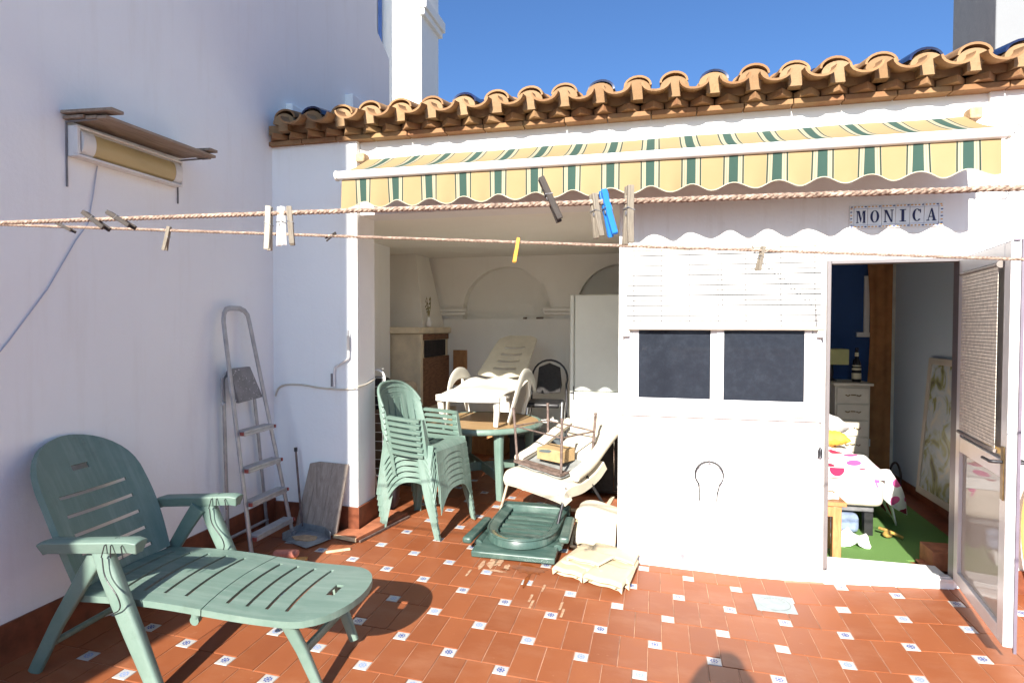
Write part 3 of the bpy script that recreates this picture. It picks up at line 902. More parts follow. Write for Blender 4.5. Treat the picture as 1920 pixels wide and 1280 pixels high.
def letter(ch, m, x, z, w, h, y0, y1):
    """serif capitals as outlines"""
    def q(pts): m.prism(pts, lambda u, v: (x + u * w, y0, z + v * h), lambda u, v: (x + u * w, y1, z + v * h))
    def bar(a, b, c, d): q([(a, c), (b, c), (b, d), (a, d)])
    s = .07
    if ch == 'M':
        bar(.08, .16, s, 1 - s); bar(.74, .95, s, 1 - s); bar(0, .26, 0, s); bar(.68, 1.0, 0, s); bar(0, .2, 1 - s, 1); bar(.8, 1, 1 - s, 1)
        q([(.14, 1), (.36, 1), (.55, .30), (.47, .04)]); q([(.50, .10), (.56, .30), (.78, 1), (.70, 1)])
    if ch == 'N':
        bar(.10, .18, s, 1 - s); bar(.80, .88, 0, 1 - s); bar(0, .30, 0, s); bar(0, .2, 1 - s, 1); bar(.68, 1, 1 - s, 1)
        q([(.06, 1), (.32, 1), (.88, 0), (.74, 0)])
    if ch == 'I':
        bar(.36, .64, s, 1 - s); bar(.18, .82, 0, s); bar(.18, .82, 1 - s, 1)
    if ch == 'A':
        q([(.44, 1), (.58, 1), (.92, s), (.66, s)]); q([(.46, .98), (.50, .84), (.20, s), (.13, s)]); bar(.26, .70, .30, .36); bar(0, .30, 0, s); bar(.56, 1, 0, s)
    if ch in 'OC':
        n = 28
        a0, a1 = (0, 360) if ch == 'O' else (42, 318)
        for k in range(n):
            qd = []
            for a, rr in ((k, 0), (k + 1, 0), (k + 1, 1), (k, 1)):
                t = R(a0 + (a1 - a0) * a / n)
                if rr == 0: qd.append((.5 + .46 * math.cos(t), .5 + .5 * math.sin(t)))
                else: qd.append((.5 + .22 * math.cos(t), .5 + .45 * math.sin(t)))
            q(qd)
        if ch == 'C': bar(.80, .88, .66, .96); 

def build_sign():
    t = thing('name_plaque', 'ceramic name plaque reading MONICA in blue letters with a flowered border', 'sign', (1.44, 4.11, 2.34))
    x0, x1, z0, z1 = 1.185, 1.70, 2.268, 2.412
    m = MB(); tw = (x1 - x0 - .05) / 6
    m.box(x0, x0 + .024, 4.104, 4.114, z0, z1); m.box(x1 - .024, x1, 4.104, 4.114, z0, z1)
    for k in range(6): m.box(x0 + .025 + k * tw + .0006, x0 + .025 + (k + 1) * tw - .0006, 4.104, 4.114, z0, z1)
    m.build('tiles', simple('white_glaze', (.66, .66, .66), .2, .04), t, bevel=.0015)
    m = MB()
    for k, ch in enumerate('MONICA'):
        letter(ch, m, x0 + .025 + k * tw + .012, z0 + .034, tw - .024, .076, 4.1015, 4.1042)
    lt = m.build('lettering', simple('navy_glaze', (.012, .018, .08), .7), t)
    mb = MB(); my = MB()
    def blob(mm, x, z, r):
        mm.lathe([(r, 0), (r, .001)], (0, 0, 0), 8) if False else mm.prism([(x + r * math.cos(a * PI / 4) * random.uniform(.7, 1.2), z + r * .6 * math.sin(a * PI / 4)) for a in range(8)], lambda u, v: (u, 4.102, v), lambda u, v: (u, 4.1042, v))
    n = 26
    for k in range(n):
        x = x0 + .012 + (x1 - x0 - .024) * k / (n - 1)
        for z in (z0 + .010, z1 - .010):
            blob(mb if k % 4 in (0,) else my, x, z, .0075)
    for k in range(1, 7):
        z = z0 + (z1 - z0) * k / 7
        for x in (x0 + .009, x1 - .009): blob(mb if k % 2 else my, x, z, .007)
    mb.build('border_navy', simple('navy_border', (.03, .04, .15), .3), t); my.build('border_ochre', simple('ochre_border', (.55, .28, .07), .3), t)
    # thin outline
    m = MB(); e = .0015
    for z in (z0 + .022, z1 - .022): m.box(x0 + .02, x1 - .02, 4.1025, 4.1042, z - e / 2, z + e / 2)
    m.build('border_line', simple('blue_line', (.10, .13, .3), .3), t)

# ------------------------------------------------------------------ ROPES AND PEGS
ROPE_L = (Vector((-2.01, 1.429, 1.967)), Vector((.986, 1.957, 1.843)))
ROPE_U = (Vector((-1.401, .996, 1.874)), Vector((.485, .967, 1.843)))
def rope_pt(rp, t): return rp[0].lerp(rp[1], t)
def build_ropes():
    for (a, b), name, lab in ((ROPE_U, 'clothesline', 'thick twisted clothesline, the upper one, nearest the viewer'), (ROPE_L, 'clothesline', 'lower twisted clothesline sloping slightly down to the right, farther away')):
        d = (b - a)
        k0 = (-2.92 - a.x) / d.x; k1 = (5.0 - a.x) / d.x
        p0 = a + d * k0; p1 = a + d * k1
        t = MB()
        L = (p1 - p0).length; n = int(L / .0045); dr = (p1 - p0) / n
        dn = d.normalized(); u = dn.cross(Vector((0, 0, 1))).normalized(); w = u.cross(dn)
        for ph in (0, 2 * PI / 3, 4 * PI / 3):
            pts = []
            for i in range(n + 1):
                an = i * .0045 / .030 * 2 * PI + ph
                pts.append(p0 + dr * i + u * (.0023 * math.cos(an)) + w * (.0023 * math.sin(an)))
            t.tube(pts[::1], .0028, 5)
        o = t.build(name, MT['rope'], smooth=80, fixn=False)
        tag(o, lab, 'clothesline')

def make_peg(mat, kind='wood'):
    root = thing('clothes_peg', 'peg', 'clothes peg', (0, 0, 0), world=False)
    # local: z along the length (jaw end up at z=+), y across the two halves, x width
    for s in (-1, 1):
        m = MB()
        # profile in (y,z)
        prof = [(s * .0012, .032), (s * .007, .032), (s * .0078, .010), (s * .0085, -.010), (s * .0115, -.040), (s * .0065, -.040), (s * .0014, -.008), (s * .0014, .016), (s * .0032, .020), (s * .0012, .024)]
        if kind != 'wood':
            prof = [(s * .001, .030), (s * .006, .034), (s * .009, .026), (s * .0075, .012), (s * .0105, .004), (s * .0085, -.004), (s * .0120, -.038), (s * .0085, -.041), (s * .0035, -.012), (s * .0014, .0), (s * .0014, .014), (s * .0035, .019)]
        m.prism(prof, lambda u, v: (-.0048, u, v), lambda u, v: (.0048, u, v))
        m.build('half', mat, root, loc=(0, 0, 0), bevel=.0008, bseg=1)
    m = MB()
    m.tube([(-.0054, -.0088, .004), (-.0054, .0088, .004), (.0054, .0088, .001), (.0054, -.0088, .001)], .0009, 5, closed=True)
    m.tube([(-.0054, -.0015, -.002), (.0054, -.0015, -.002)], .003, 8)
    m.build('spring', MT['grey_metal'], root, loc=(0, 0, 0))
    return root
def build_pegs():
    # (rope, world x of the peg, scale, tilt about y (in the picture plane), yaw, material, label)
    specs = [
        ('U', -.717, 1.15, 2, 20, 'peg_pale', 'wood', -.020, 'pale wooden clothes peg, leftmost of the upright three on the upper rope'),
        ('U', -.690, 1.02, 0, 65, 'white_paint', 'wood', -.020, 'white wooden clothes peg in the middle of the upright three on the upper rope'),
        ('U', -.672, 1.0, -5, 30, 'peg_wood', 'wood', -.020, 'grey cracked wooden clothes peg, rightmost of the upright three on the upper rope'),
        ('U', -.168, 1.1, -24, 15, 'peg_dark', 'wood', .012, 'dark blackened wooden clothes peg leaning steeply on the upper rope'),
        ('U', -.098, 1.0, -8, 35, 'peg_wood', 'wood', -.018, 'grey wooden clothes peg beside the blue peg on the upper rope'),
        ('U', -.080, 1.05, -13, 25, 'blue_plastic', 'plastic', -.014, 'bright blue plastic clothes peg on the upper rope'),
        ('U', -.042, 1.30, 1, 25, 'peg_wood', 'wood', -.013, 'tall grey wooden clothes peg right of the blue peg, hanging straight'),
        ('U', -1.14, .95, -58, 10, 'peg_dark', 'wood', 0.0, 'dark clothes peg lying slantwise on the upper rope over the cable, left one'),
        ('U', -1.075, .95, -62, 10, 'peg_dark', 'wood', 0.0, 'dark clothes peg lying slantwise on the upper rope over the cable, middle one'),
        ('L', -1.80, .95, -66, 10, 'peg_dark', 'wood', 0.0, 'dark clothes peg lying slantwise on the lower rope near the crossing, right one'),
        ('L', -1.466, 1.05, 14, 20, 'peg_wood', 'wood', -.020, 'grey wooden clothes peg alone on the left stretch of the lower rope'),
        ('L', -.958, .55, 60, 80, 'peg_dark', 'wood', 0.0, 'short dark broken clothes peg on the lower rope in front of the pillar edge'),
        ('L', -.399, 1.0, 10, 20, 'yellow_plastic', 'plastic', -.020, 'yellow plastic clothes peg on the lower rope'),
        ('L', .303, 1.0, 12, 25, 'peg_wood', 'wood', -.020, 'grey wooden clothes peg on the lower rope in front of the white blind'),
    ]
    cache = {}
    for rp, x, sc, tilt, yaw, mt, kind, drop, lab in specs:
        a, b = ROPE_U if rp == 'U' else ROPE_L
        p = a + (b - a) * ((x - a.x) / (b.x - a.x))
        key = (mt, kind)
        if key not in cache: cache[key] = make_peg(MT[mt], kind); o = cache[key]
        else: o = copy_tree(cache[key])
        o['label'] = lab; o['category'] = 'clothes peg'; o['group'] = 'clothes pegs on the two ropes'
        M = Matrix.Rotation(R(tilt), 4, 'Y') @ Matrix.Rotation(R(yaw), 4, 'Z')
        o.rotation_euler = M.to_euler()
        off = M.to_3x3() @ Vector((0, 0, drop * sc))
        o.location = p + off; o.scale = (min(sc, 1.05), sc, sc)

# ------------------------------------------------------------------ GREEN LOUNGER (and the white one)
def slotted(mb, us, hw, slots, surf, ws=.6, th=.012, lip=.03, slotfrac=.74, nc=8):
    """us: rows along the length; hw(u): half width; slots: (u0,u1[,frac]) crosswise; surf(u,w) -> point"""
    rows = sorted(set(list(us) + [a for s in slots for a in s[:2]]))
    fr = [-1, -.97, -slotfrac] + [-slotfrac + 2 * slotfrac * k / nc for k in range(1, nc)] + [slotfrac, .97, 1]
    W = len(fr) - 1
    base = max(hw(u) for u in rows)
    def P(i, j):
        u = rows[i]; h = hw(u)
        f = fr[j]
        if abs(f) <= slotfrac + 1e-6:
            w = f * base
            lim = max(.01, h - .045)
            sc_ = min(1, lim / (slotfrac * base))
            w *= sc_
        else:
            w = f * h
            if abs(f) < .99: w = (abs(f) / f) * max(0, h - .012)
        return surf(u, w)
    def skip(i, j):
        if not (2 <= j < W - 2): return False
        for s in slots:
            if rows[i] >= s[0] - 1e-6 and rows[i + 1] <= s[1] + 1e-6:
                if len(s) > 2:
                    mid = (fr[j] + fr[j + 1]) / 2
                    return abs(mid) < s[2]
                return True
        return False
    def T(i, j):
        return lip if (j in (0, W) or i in (0, len(rows) - 1)) else (lip * .8 if j in (1, W - 1) else th)
    mb.sheet(lambda i, j: P(i, j), len(rows) - 1, W, T, skip)

def make_lounger(name, label, cat, mat, group=None, loc=(0, 0, 0), rz=0, cord=True):
    """local frame: x from the hinge towards the foot end, y across, z up from the floor"""
    t = thing(name, label, cat, loc, rz, group, world=False)
    L0 = (0, 0, 0)
    # seat and foot sections
    zs = lambda u: .385 + .012 * math.sin(u * 5) - .025 * u
    def surf(u, w): return (u + .25 * w * w * (1 if u > .05 else .3), w, zs(u) - .10 * w * w * (1 if u < 1.1 else .8))
    def frange(a, b, n): return [a + (b - a) * i / n for i in range(n + 1)]
    m = MB()
    slotted(m, frange(0.0, .62, 12), lambda u: .30, [(.07, .086), (.175, .191), (.28, .296), (.385, .401), (.49, .506)], surf)
    m.build('seat', mat, t, loc=L0, smooth=50)
    m = MB()
    E = 1.27
    def hwf(u):
        if u < E - .27: return .30
        q = (u - (E - .27)) / .27
        return max(.02, .30 * math.sqrt(max(0, 1 - q ** 2.3)))
    rows = frange(.625, E - .27, 8) + [E - .27 + .27 * math.sin(PI / 2 * k_ / 9) for k_ in range(1, 10)]
    slotted(m, rows, hwf, [(.695, .711), (.79, .806), (.885, .901), (.98, .996), (1.10, 1.14, .20)], surf, slotfrac=.74)
    m.build('foot_panel', mat, t, loc=L0, smooth=50)
    # backrest, hinged at u=0, reclined
    m = MB()
    ang = R(64)
    cb, sb = math.cos(ang), math.sin(ang)
    Lb = .74
    def surfb(u, w):
        d = .05 * (1 - (w / .3) ** 2) * 0 + .06 * (w / .3) ** 2   # dished
        return (-.02 - u * cb + d * sb + .04 * math.sin(u * 4) * .5, w, .37 + u * sb + d * cb)
    def hwb(u):
        if u < Lb - .30: return .275 + .02 * math.sin(u * 5)
        q = (u - (Lb - .30)) / .30
        return max(.02, (.275 + .02 * math.sin((Lb - .3) * 5)) * math.sqrt(max(0, 1 - q ** 2.2)))
    rows = frange(0, Lb - .30, 10) + [Lb - .30 + .30 * math.sin(PI / 2 * k_ / 10) for k_ in range(1, 11)]
    slotted(m, rows, hwb, [(.05, .067), (.145, .162), (.24, .257), (.335, .352), (.43, .447), (.555, .583, .19)], lambda u, w: surfb(u, -w), slotfrac=.66, th=.012, lip=.028)
    m.build('backrest', mat, t, loc=L0, smooth=50)
    # arms
    for s in (-1, 1):
        y = s * .345
        m = MB()
        def af(i, j, y=y):
            u = -.10 + .50 * i / 12
            w = -1 + 2 * j / 6
            hwid = .043 * (1 if 0 < i < 12 else .86)
            return (u, y + w * hwid, .635 + .035 * i / 12 + .008 * (1 - w * w) - (.010 if i in (0, 12) else 0))
        m.sheet(af, 12, 6, lambda i, j: .056 if j in (0, 6) or i in (0, 12) else .04)
        m.build('armrest', mat, t, loc=L0, bevel=.006, bseg=3)
        m = MB(); m.tube([(.20, y, .62), (.24, y, .52), (.36, y + s * .005, .26), (.475, y + s * .01, .012)], [.040, .044, .041, .033], 16, sq=.45, flat=.62, up=(0, 1, 0)); m.build('front_leg', mat, t, loc=L0, smooth=50)
        m = MB(); m.tube([(.17, y - s * .03, .60), (.10, y - s * .03, .50), (-.06, y - s * .03, .25), (-.19, y - s * .03, .012)], [.042, .038, .032, .030], 16, sq=.45, flat=.42, up=(0, 1, 0)); m.build('rear_leg', mat, t, loc=L0, smooth=50)
        m = MB(); m.tube([(.99, s * .23, .33), (1.06, s * .20, .17), (1.13, s * .19, .008)], [.030, .026, .022], 16, sq=.45, flat=.62, up=(0, 1, 0)); m.build('foot_leg', mat, t, loc=L0, smooth=50)
        m = MB(); m.tube([(.60, s * .27, .335), (.60, s * .27, .300), (.60, s * .285, .300)], .022, 10); m.build('hinge_lug', mat, t, loc=L0, smooth=50)
    if cord:
        for s in (-1, 1):
            y = s * .345
            m = MB()
            for x0, k0 in ((.245, .05), (.29, .0), (.35, -.03)):
                m.tube([(x0, y - .049, .60), (x0 + k0 * .3, y - .048, .652), (x0 + k0 * .6, y, .669), (x0 + k0, y + .048, .655), (x0 + k0, y + .049, .60)], .0028, 6)
            m.tube(spline([(.25, y - .05, .60), (.27, y - .056, .52), (.335, y - .062, .44), (.33, y - .05, .38), (.26, y - .045, .345)], 5), .0028, 6)
            m.build('cord', MT['black_plastic'], t, loc=L0)
    m = MB(); m.tube([(1.06, -.20, .15), (1.06, .20, .15)], .018, 8, flat=1.4); m.build('stretcher', mat, t, loc=L0, smooth=50)
    m = MB(); m.tube([(-.12, -.30, .14), (-.12, .30, .14)], .016, 8); m.build('rear_stretcher', mat, t, loc=L0, smooth=50)
    return t

def make_monobloc():
    t = thing('stacking_chair', 'x', 'chair', (0, 0, 0), 0, 'green stacking armchairs in one stack', world=False)
    g = MT['green']; L0 = (0, 0, 0)
    m = MB()
    def seat(i, j):
        u = i / 16; w = -1 + 2 * j / 12
        hw = .195 + .035 * u
        x = -.20 + .47 * u
        z = .410 + .018 * u - .018 * (1 - w * w) * math.sin(PI * u)
        if u > .86: q = (u - .86) / .14; z -= .045 * q * q; x -= .01 * q
        return (x, hw * w, z)
    m.sheet(seat, 16, 12, .006, skip=lambda i, j: i in (4, 7, 10) and 2 <= j < 10 and j != 5 and j != 6)
    for s in (-1, 1):
        def sk(i, j, s=s):
            u = i / 14; a = abs(2 * u - 1)
            d = .030 + .14 * a ** 3
            return (-.20 + .45 * u, s * (.195 + .035 * u + .004 + .045 * (j / 3) * a), .410 + .018 * u - d * j / 3)
        m.sheet(sk, 14, 3, .005)
    def skf(i, j):
        w = -1 + 2 * i / 14; a = abs(w)
        d = .040 + .17 * a ** 3
        return (.262 + .012 * (j / 3), .23 * w, .384 - d * j / 3)
    m.sheet(skf, 14, 3, .005)
    m.build('seat', g, t, loc=L0, smooth=50)
    m = MB()
    nu, nv = 26, 8
    def back(i, j):
        u = -1 + 2 * i / nu; v = j / nv
        top = .865 - .17 * abs(u) ** 2.6
        z = .435 + (top - .435) * v
        x = -.255 - .075 * v + .135 * abs(u) ** 2.2
        y = .245 * math.sin(u * 1.40) / math.sin(1.40)
        if j == nv: y *= 1.04; x -= .006
        return (x, y, z)
    m.sheet(back, nu, nv, .006, skip=lambda i, j: (i % 3 == 1) and 1 <= j < 6 and 2 < i < nu - 3)
    rim = [back(i, nv) for i in range(nu + 1)]
    m.tube(rim, .012, 7)
    m.build('backrest', g, t, loc=L0, smooth=50)
    for s in (-1, 1):
        m = MB()
        def arm(i, j, s=s):
            f = i / 10; w = -1 + 2 * j / 4
            x = -.15 + .30 * f
            return (x, s * (.252 + .018 * math.sin(PI * f * .8)) + w * (.030 - .004 * f), .628 - .014 * f + .006 * (1 - w * w))
        m.sheet(arm, 10, 4, lambda i, j: .020 if j in (0, 4) else .008)
        m.build('armrest', g, t, loc=L0, smooth=50)
        m = MB()
        def cx(f): return .135 + .13 * f - .02 * math.sin(PI * f)
        def hwl(f): return .026 + .016 * math.sin(PI * min(1, f * 1.35)) - .006 * f
        def fl(i, j, s=s):
            f = i / 12; w = -1 + 2 * j / 4
            return (cx(f) + w * hwl(f), s * (.262 + .012 * f - .008 * (1 - w * w)), .618 * (1 - f))
        m.sheet(fl, 12, 4, .006)
        def fl2(i, j, s=s):
            f = i / 12
            return (cx(f) + hwl(f), s * (.262 + .012 * f) - s * (j / 2) * hwl(f) * 1.3, .618 * (1 - f))
        m.sheet(fl2, 12, 2, .006)
        m.build('front_leg', g, t, loc=L0, smooth=50)
        m = MB()
        def rl(i, j, s=s):
            f = i / 8; w = -1 + 2 * j / 4
            hw = .042 - .018 * f
            return (-.185 - .07 * f + w * hw, s * (.205 + .03 * f + .010 * (1 - w * w)), .45 * (1 - f))
        m.sheet(rl, 8, 4, .006)
        def rl2(i, j, s=s):
            f = i / 8; hw = .042 - .018 * f
            return (-.185 - .07 * f - hw, s * (.205 + .03 * f) - s * (j / 2) * hw, .45 * (1 - f))
        m.sheet(rl2, 8, 2, .006)
        m.build('rear_leg', g, t, loc=L0, smooth=50)
    return t

def build_stack():
    names = ['bottom', 'second from the bottom', 'third from the bottom', 'middle', 'third from the top', 'second from the top', 'top']
    c0 = make_monobloc()
    fz = floor_z(-1.78, 4.37) + .006
    for k in range(7):
        c = c0 if k == 0 else copy_tree(c0)
        c.location = (-1.755 - .006 * k, 4.38 + random.uniform(-.002, .002), fz + .0435 * k)
        c.rotation_euler = (0, 0, R(-12 + random.uniform(-.5, .5)))
        c['label'] = 'pale green plastic armchair, %s of the stack of seven beside the pillar' % names[k]

def build_table():
    c = (-1.655, 5.58, .06)
    t = thing('round_table', 'round garden table with tan top and green plastic rim under the white lounger', 'table', c)
    z = .725
    m = MB(); m.lathe([(.0, z - .012), (.555, z - .012), (.555, z), (.0, z)], (c[0], c[1], 0), 48); m.build('tabletop', MT['tabletop'], t, smooth=40)
    m = MB(); m.lathe([(.553, z - .055), (.585, z - .052), (.597, z - .035), (.595, z - .012), (.583, z + .003), (.560, z + .003), (.553, z - .004)], (c[0], c[1], 0), 56)
    m.build('rim', MT['green'], t, smooth=50)
    for a in (-56, 34, 124, 214):
        m = MB(); x = c[0] + .52 * math.cos(R(a)); y = c[1] + .52 * math.sin(R(a)); xi = c[0] + .50 * math.cos(R(a)); yi = c[1] + .50 * math.sin(R(a))
        m.tube([(xi, yi, z - .03), (xi, yi, .5), (x, y, .25), (x, y, .066)], [.046, .041, .036, .032], 16, sq=.5, flat=.75)
        m.build('leg', MT['green'], t, smooth=50)
    for a in (-56, 34):
        m = MB()
        p = [(c[0] + s * .46 * math.cos(R(a)), c[1] + s * .46 * math.sin(R(a)), .27) for s in (-1, 1)]
        m.obox(p[0], p[1], .03, .085); m.build('stretcher', MT['green'], t, bevel=.01)

def build_white_lounger():
    t = thing('white_sun_lounger', 'white plastic sun lounger standing on the round table', 'sun lounger', (-1.64, 5.6, .728))
    g = MT['white_plastic']
    cx = -1.655; zt = .728
    # seat: foot end towards the viewer
    m = MB()
    def S(i, j):
        u = i / 16; w = -1 + 2 * j / 14
        y = 5.10 + 1.0 * u
        hw = .33 - (.03 if u < .5 else 0)
        x = cx + hw * w + .06 * u
        z = 1.055 + .045 * u + .012 * math.sin(u * 9) + .02 * math.cos(w * 2 * PI) * u - (.025 * (abs(w) ** 6)) - .03 * w * w * (1 - u)
        return (x, y - .05 * (1 - w * w) * (1 - u) ** 3, z)
    m.sheet(S, 16, 14, lambda i, j: -.045 if i == 0 else -.014)
    m.build('seat', g, t, smooth=55)
    m = MB()
    def F(i, j):
        w = -1 + 2 * i / 14
        return (cx + .30 * w, 5.098 - .05 * (1 - w * w), 1.055 - .03 * w * w - .085 * (j / 2) * (1 - .35 * w * w) + .0)
    m.sheet(F, 14, 2, .01); m.build('front_apron', g, t, smooth=55)
    m = MB()
    def B(i, j):
        u = i / 18; w = -1 + 2 * j / 8
        hw = .265 - .05 * u - (.10 * max(0, (u - .85) / .15) ** 2)
        return (cx + .05 + .12 * u + hw * w, 6.12 + .42 * u, 1.10 + .44 * u + .03 * w * w - .015 * w * w * u * 3 * 0 - .03 * w * w * max(0, (u - .8) / .2))
    m.sheet(B, 18, 8, .014, skip=lambda i, j: i in (3, 6, 9, 12) and 2 <= j < 6)
    m.build('backrest', MT['cream_plastic'], t, smooth=50)
    for s in (-1, 1):
        m = MB()
        x = cx + .02 + s * .355
        m.tube(spline([(x - s * .05, 5.34, .742), (x - s * .02, 5.46, .93), (x, 5.60, 1.09), (x + .01, 5.76, 1.165), (x + .02, 5.96, 1.15), (x + .03, 6.10, 1.07), (x + .03, 6.18, 1.0)], 5), [.034 + .028 * min(1, q / 12) for q in range(31)], 14, flat=.30, up=(1, 0, 0))
        m.build('arm_loop', g, t, smooth=50)
        m = MB(); m.tube([(x + .01, 5.98, 1.12), (x, 6.0, .95), (x - s * .06, 5.98, .742)], [.032, .028, .022], 8, flat=.6); m.build('rear_leg', g, t, smooth=50)
        m = MB(); m.tube([(cx + s * .272, 5.125, 1.01), (cx + s * .268, 5.14, .88), (cx + s * .25, 5.17, .738)], [.034, .028, .022], 16, sq=.5, flat=.7); m.build('foot_leg', g, t, smooth=50)

def build_armchair():
    """padded relaxer seat tipped back beside the fridge, upturned stool on it"""
    t = thing('cushioned_recliner', 'cream padded folding recliner with its back leaning towards the fridge', 'recliner', (-.75, 4.9, .05))
    c = MT['cushion']
    # frame axes: lateral a (left->right at the front), depth d
    A = Vector((-1.175, 4.724, .44)); Bp = Vector((-.655, 4.417, .40))
    a = (Bp - A); Wd = a.length; a.normalize(); d = Vector((-a.y, a.x, 0)).normalized()
    def pad(name, prof, w0, w1, th, n=10, bulge=.02, mat=c):
        m = MB()
        P = spline([(p[0], p[1], 0) for p in prof], 5)
        nu = len(P) - 1
        def fn(i, j):
            w = -1 + 2 * j / n
            q = P[i]
            lat = (w0 + w1) / 2 + w * (w1 - w0) / 2
            z = q.y - bulge * (abs(w) ** 4) + (lat / Wd - 1) * .17 * max(0, (q.x - .25) / .7)
            return A + a * lat + d * q.x + Vector((0, 0, z - A.z))
        m.sheet(fn, nu, n, -th)
        return m.build(name, mat, t, bevel=.025, bseg=3)
    pad('seat_cushion', [(-.02, .345), (-.04, .40), (-.01, .455), (.07, .475), (.22, .48), (.38, .53), (.48, .60)], -.02, Wd + .02, .085, bulge=.012)
    pad('back_cushion', [(.43, .59), (.54, .68), (.70, .79), (.86, .89), (1.0, .955)], .07, Wd - .05, .08, bulge=.03)
    pad('head_cushion', [(.68, .805), (.78, .87), (.88, .93), (.97, .965)], .06, Wd - .07, .045)
    # side panels / arm padding
    for lat in (.0, Wd):
        m = MB()
        base = A + a * lat
        p = [base + d * x + Vector((0, 0, z - A.z + (lat / Wd - 1) * .17 * max(0, (x - .25) / .7))) for x, z in ((.12, .53), (.32, .60), (.55, .75), (.80, .90))]
        m.tube(spline(p, 5), .046, 12); m.build('arm_pad', c, t, smooth=60)
        m = MB(); m.tube([q + d * .0 + a * (.05 if lat == 0 else -.05) + Vector((0, 0, .018)) for q in spline(p, 5)], .006, 6); m.build('piping', MT['sheet'], t, smooth=60)
        m = MB()
        f0 = base + d * .02; f0.z = .42; g0 = base + d * -.12; g0.z = .075
        m.tube([f0, g0], .012, 8); h0 = base + d * .6; h0.z = .075; k0 = base + d * .28; k0.z = .46
        m.tube([k0, h0], .012, 8); m.build('leg', simple('tan_tube', (.42, .34, .24), .5) if lat == 0 else MT['dark_metal'], t, smooth=60)
    m = MB()
    for x in (-.12, .6):
        p = A + d * x; p.z = .078; q = p + a * Wd
        m.tube([p, q], .011, 8)
    m.build('crossbar', MT['grey_metal'], t, smooth=60)
    # upturned stool
    s = thing('upturned_stool', 'brown metal stool turned upside down on the cream recliner seat', 'stool', (-.85, 4.75, .5))
    b0 = Vector((-1.12, 4.81, .52)); e1 = a * .48; e2 = d * .40
    C = [b0, b0 + e1, b0 + e1 + e2, b0 + e2]
    m = MB()
    for k in range(4): m.tube([C[k], C[(k + 1) % 4]], .011, 8)
    m.obox(b0 + e1 * -.03 + e2 * .0, b0 + e1 * 1.03 + e2 * .0, .055, .022); m.obox(b0 + e1 * .02 + e2 * .15, b0 + e1 * .98 + e2 * .15, .03, .016)
    m.obox(b0 + e2 * .03, b0 + e2 * .97, .03, .016)
    m.build('seat_frame', MT['rust_metal'], s, smooth=40)
    ctr = (C[0] + C[2]) / 2
    tops = []
    for k in range(4):
        out = (C[k] - ctr) * .10
        m = MB(); top = C[k] + out + Vector((0, 0, .43)); m.tube([C[k], C[k] + Vector((0, 0, .03)), top], .011, 8)
        m.tube([top, top + Vector((0, 0, .018))], .014, 8); m.build('leg', MT['rust_metal'], s, smooth=50); tops.append(top)
    m = MB()
    R_ = [C[k].lerp(tops[k], .68) for k in range(4)]
    for k in range(4): m.tube([R_[k], R_[(k + 1) % 4]], .007, 8)
    m.build('rail', MT['rust_metal'], s, smooth=50)
    # cardboard box sitting in the stool
    bx = thing('cardboard_box', 'small open cardboard box with a grey label inside the upturned stool', 'box', tuple(ctr))
    m = MB(); o = b0 + e1 * .30 + e2 * .22; w = a * .27; dd = d * .17
    z0, z1 = .548, .655
    q = [o, o + w, o + w + dd, o + dd]
    vs = [Vector((p.x, p.y, z0)) for p in q] + [Vector((p.x, p.y, z1 - (.012 if k < 2 else 0))) for k, p in enumerate(q)]
    m.add(vs, [(0, 1, 5, 4), (1, 2, 6, 5), (2, 3, 7, 6), (3, 0, 4, 7), (0, 3, 2, 1), (4, 5, 6, 7)])
    m.build('carton', MT['cardboard'], bx, bevel=.004)
    m = MB(); n = Vector((a.y, -a.x, 0)) ; p = o + w * .15 + Vector((0, 0, 0)); 
    f = [(.12, .58), (.5, .63), (.62, .80), (.52, .88), (.2, .78), (.08, .68)]
    m.prism(f, lambda u, v: (o + w * u - d * .003).xy.to_3d() + Vector((0, 0, z0 + (z1 - z0) * v)), lambda u, v: (o + w * u - d * .0005).xy.to_3d() + Vector((0, 0, z0 + (z1 - z0) * v)))
    m.build('patch', simple('grey_green_patch', (.10, .13, .13), .6), bx)
    # grey panel standing in for the dark mesh seat under the stool
    cl = MB(); q0 = A + d * .09 + a * .03
    cl.sheet(lambda i, j: q0 + a * (.46 * i / 10) + d * (.30 * j / 8) + Vector((0, 0, .058 + .075 * (j / 8) ** 2 + .006 * math.sin(i * 1.3) * math.cos(j * 1.1))), 10, 8, .01)
    tag(cl.build('mesh_seat_panel', simple('grey_mesh', (.24, .25, .24), .9, .2, 12, .5, 60), smooth=60), 'grey mesh seat panel laid over the recliner seat behind the cardboard box', 'cloth')

def build_fridge():
    t = thing('fridge', 'tall white fridge at the back of the porch beside the partition wall', 'fridge', (-.58, 6.7, .06))
    m = MB(); m.box(-.91, -.255, 6.47, 7.15, .07, 2.01); m.build('body', MT['fridge'], t, bevel=.012)
    m = MB(); m.box(-.853, -.262, 6.425, 6.468, .95, 2.0); m.build('upper_door', MT['fridge'], t, bevel=.01)
    m = MB(); m.box(-.853, -.262, 6.425, 6.468, .12, .94); m.build('lower_door', MT['fridge'], t, bevel=.01)
    m = MB(); m.box(-.905, -.862, 6.44, 6.468, .12, 2.0); m.build('side_trim', MT['fridge'], t, bevel=.006)
    m = MB(); m.tube([(-.90, 6.425, .93), (-.865, 6.42, .93)], .006, 6); m.tube([(-.862, 6.43, .85), (-.862, 6.43, 1.0)], .005, 6); m.build('hinge', MT['dark_metal'], t)

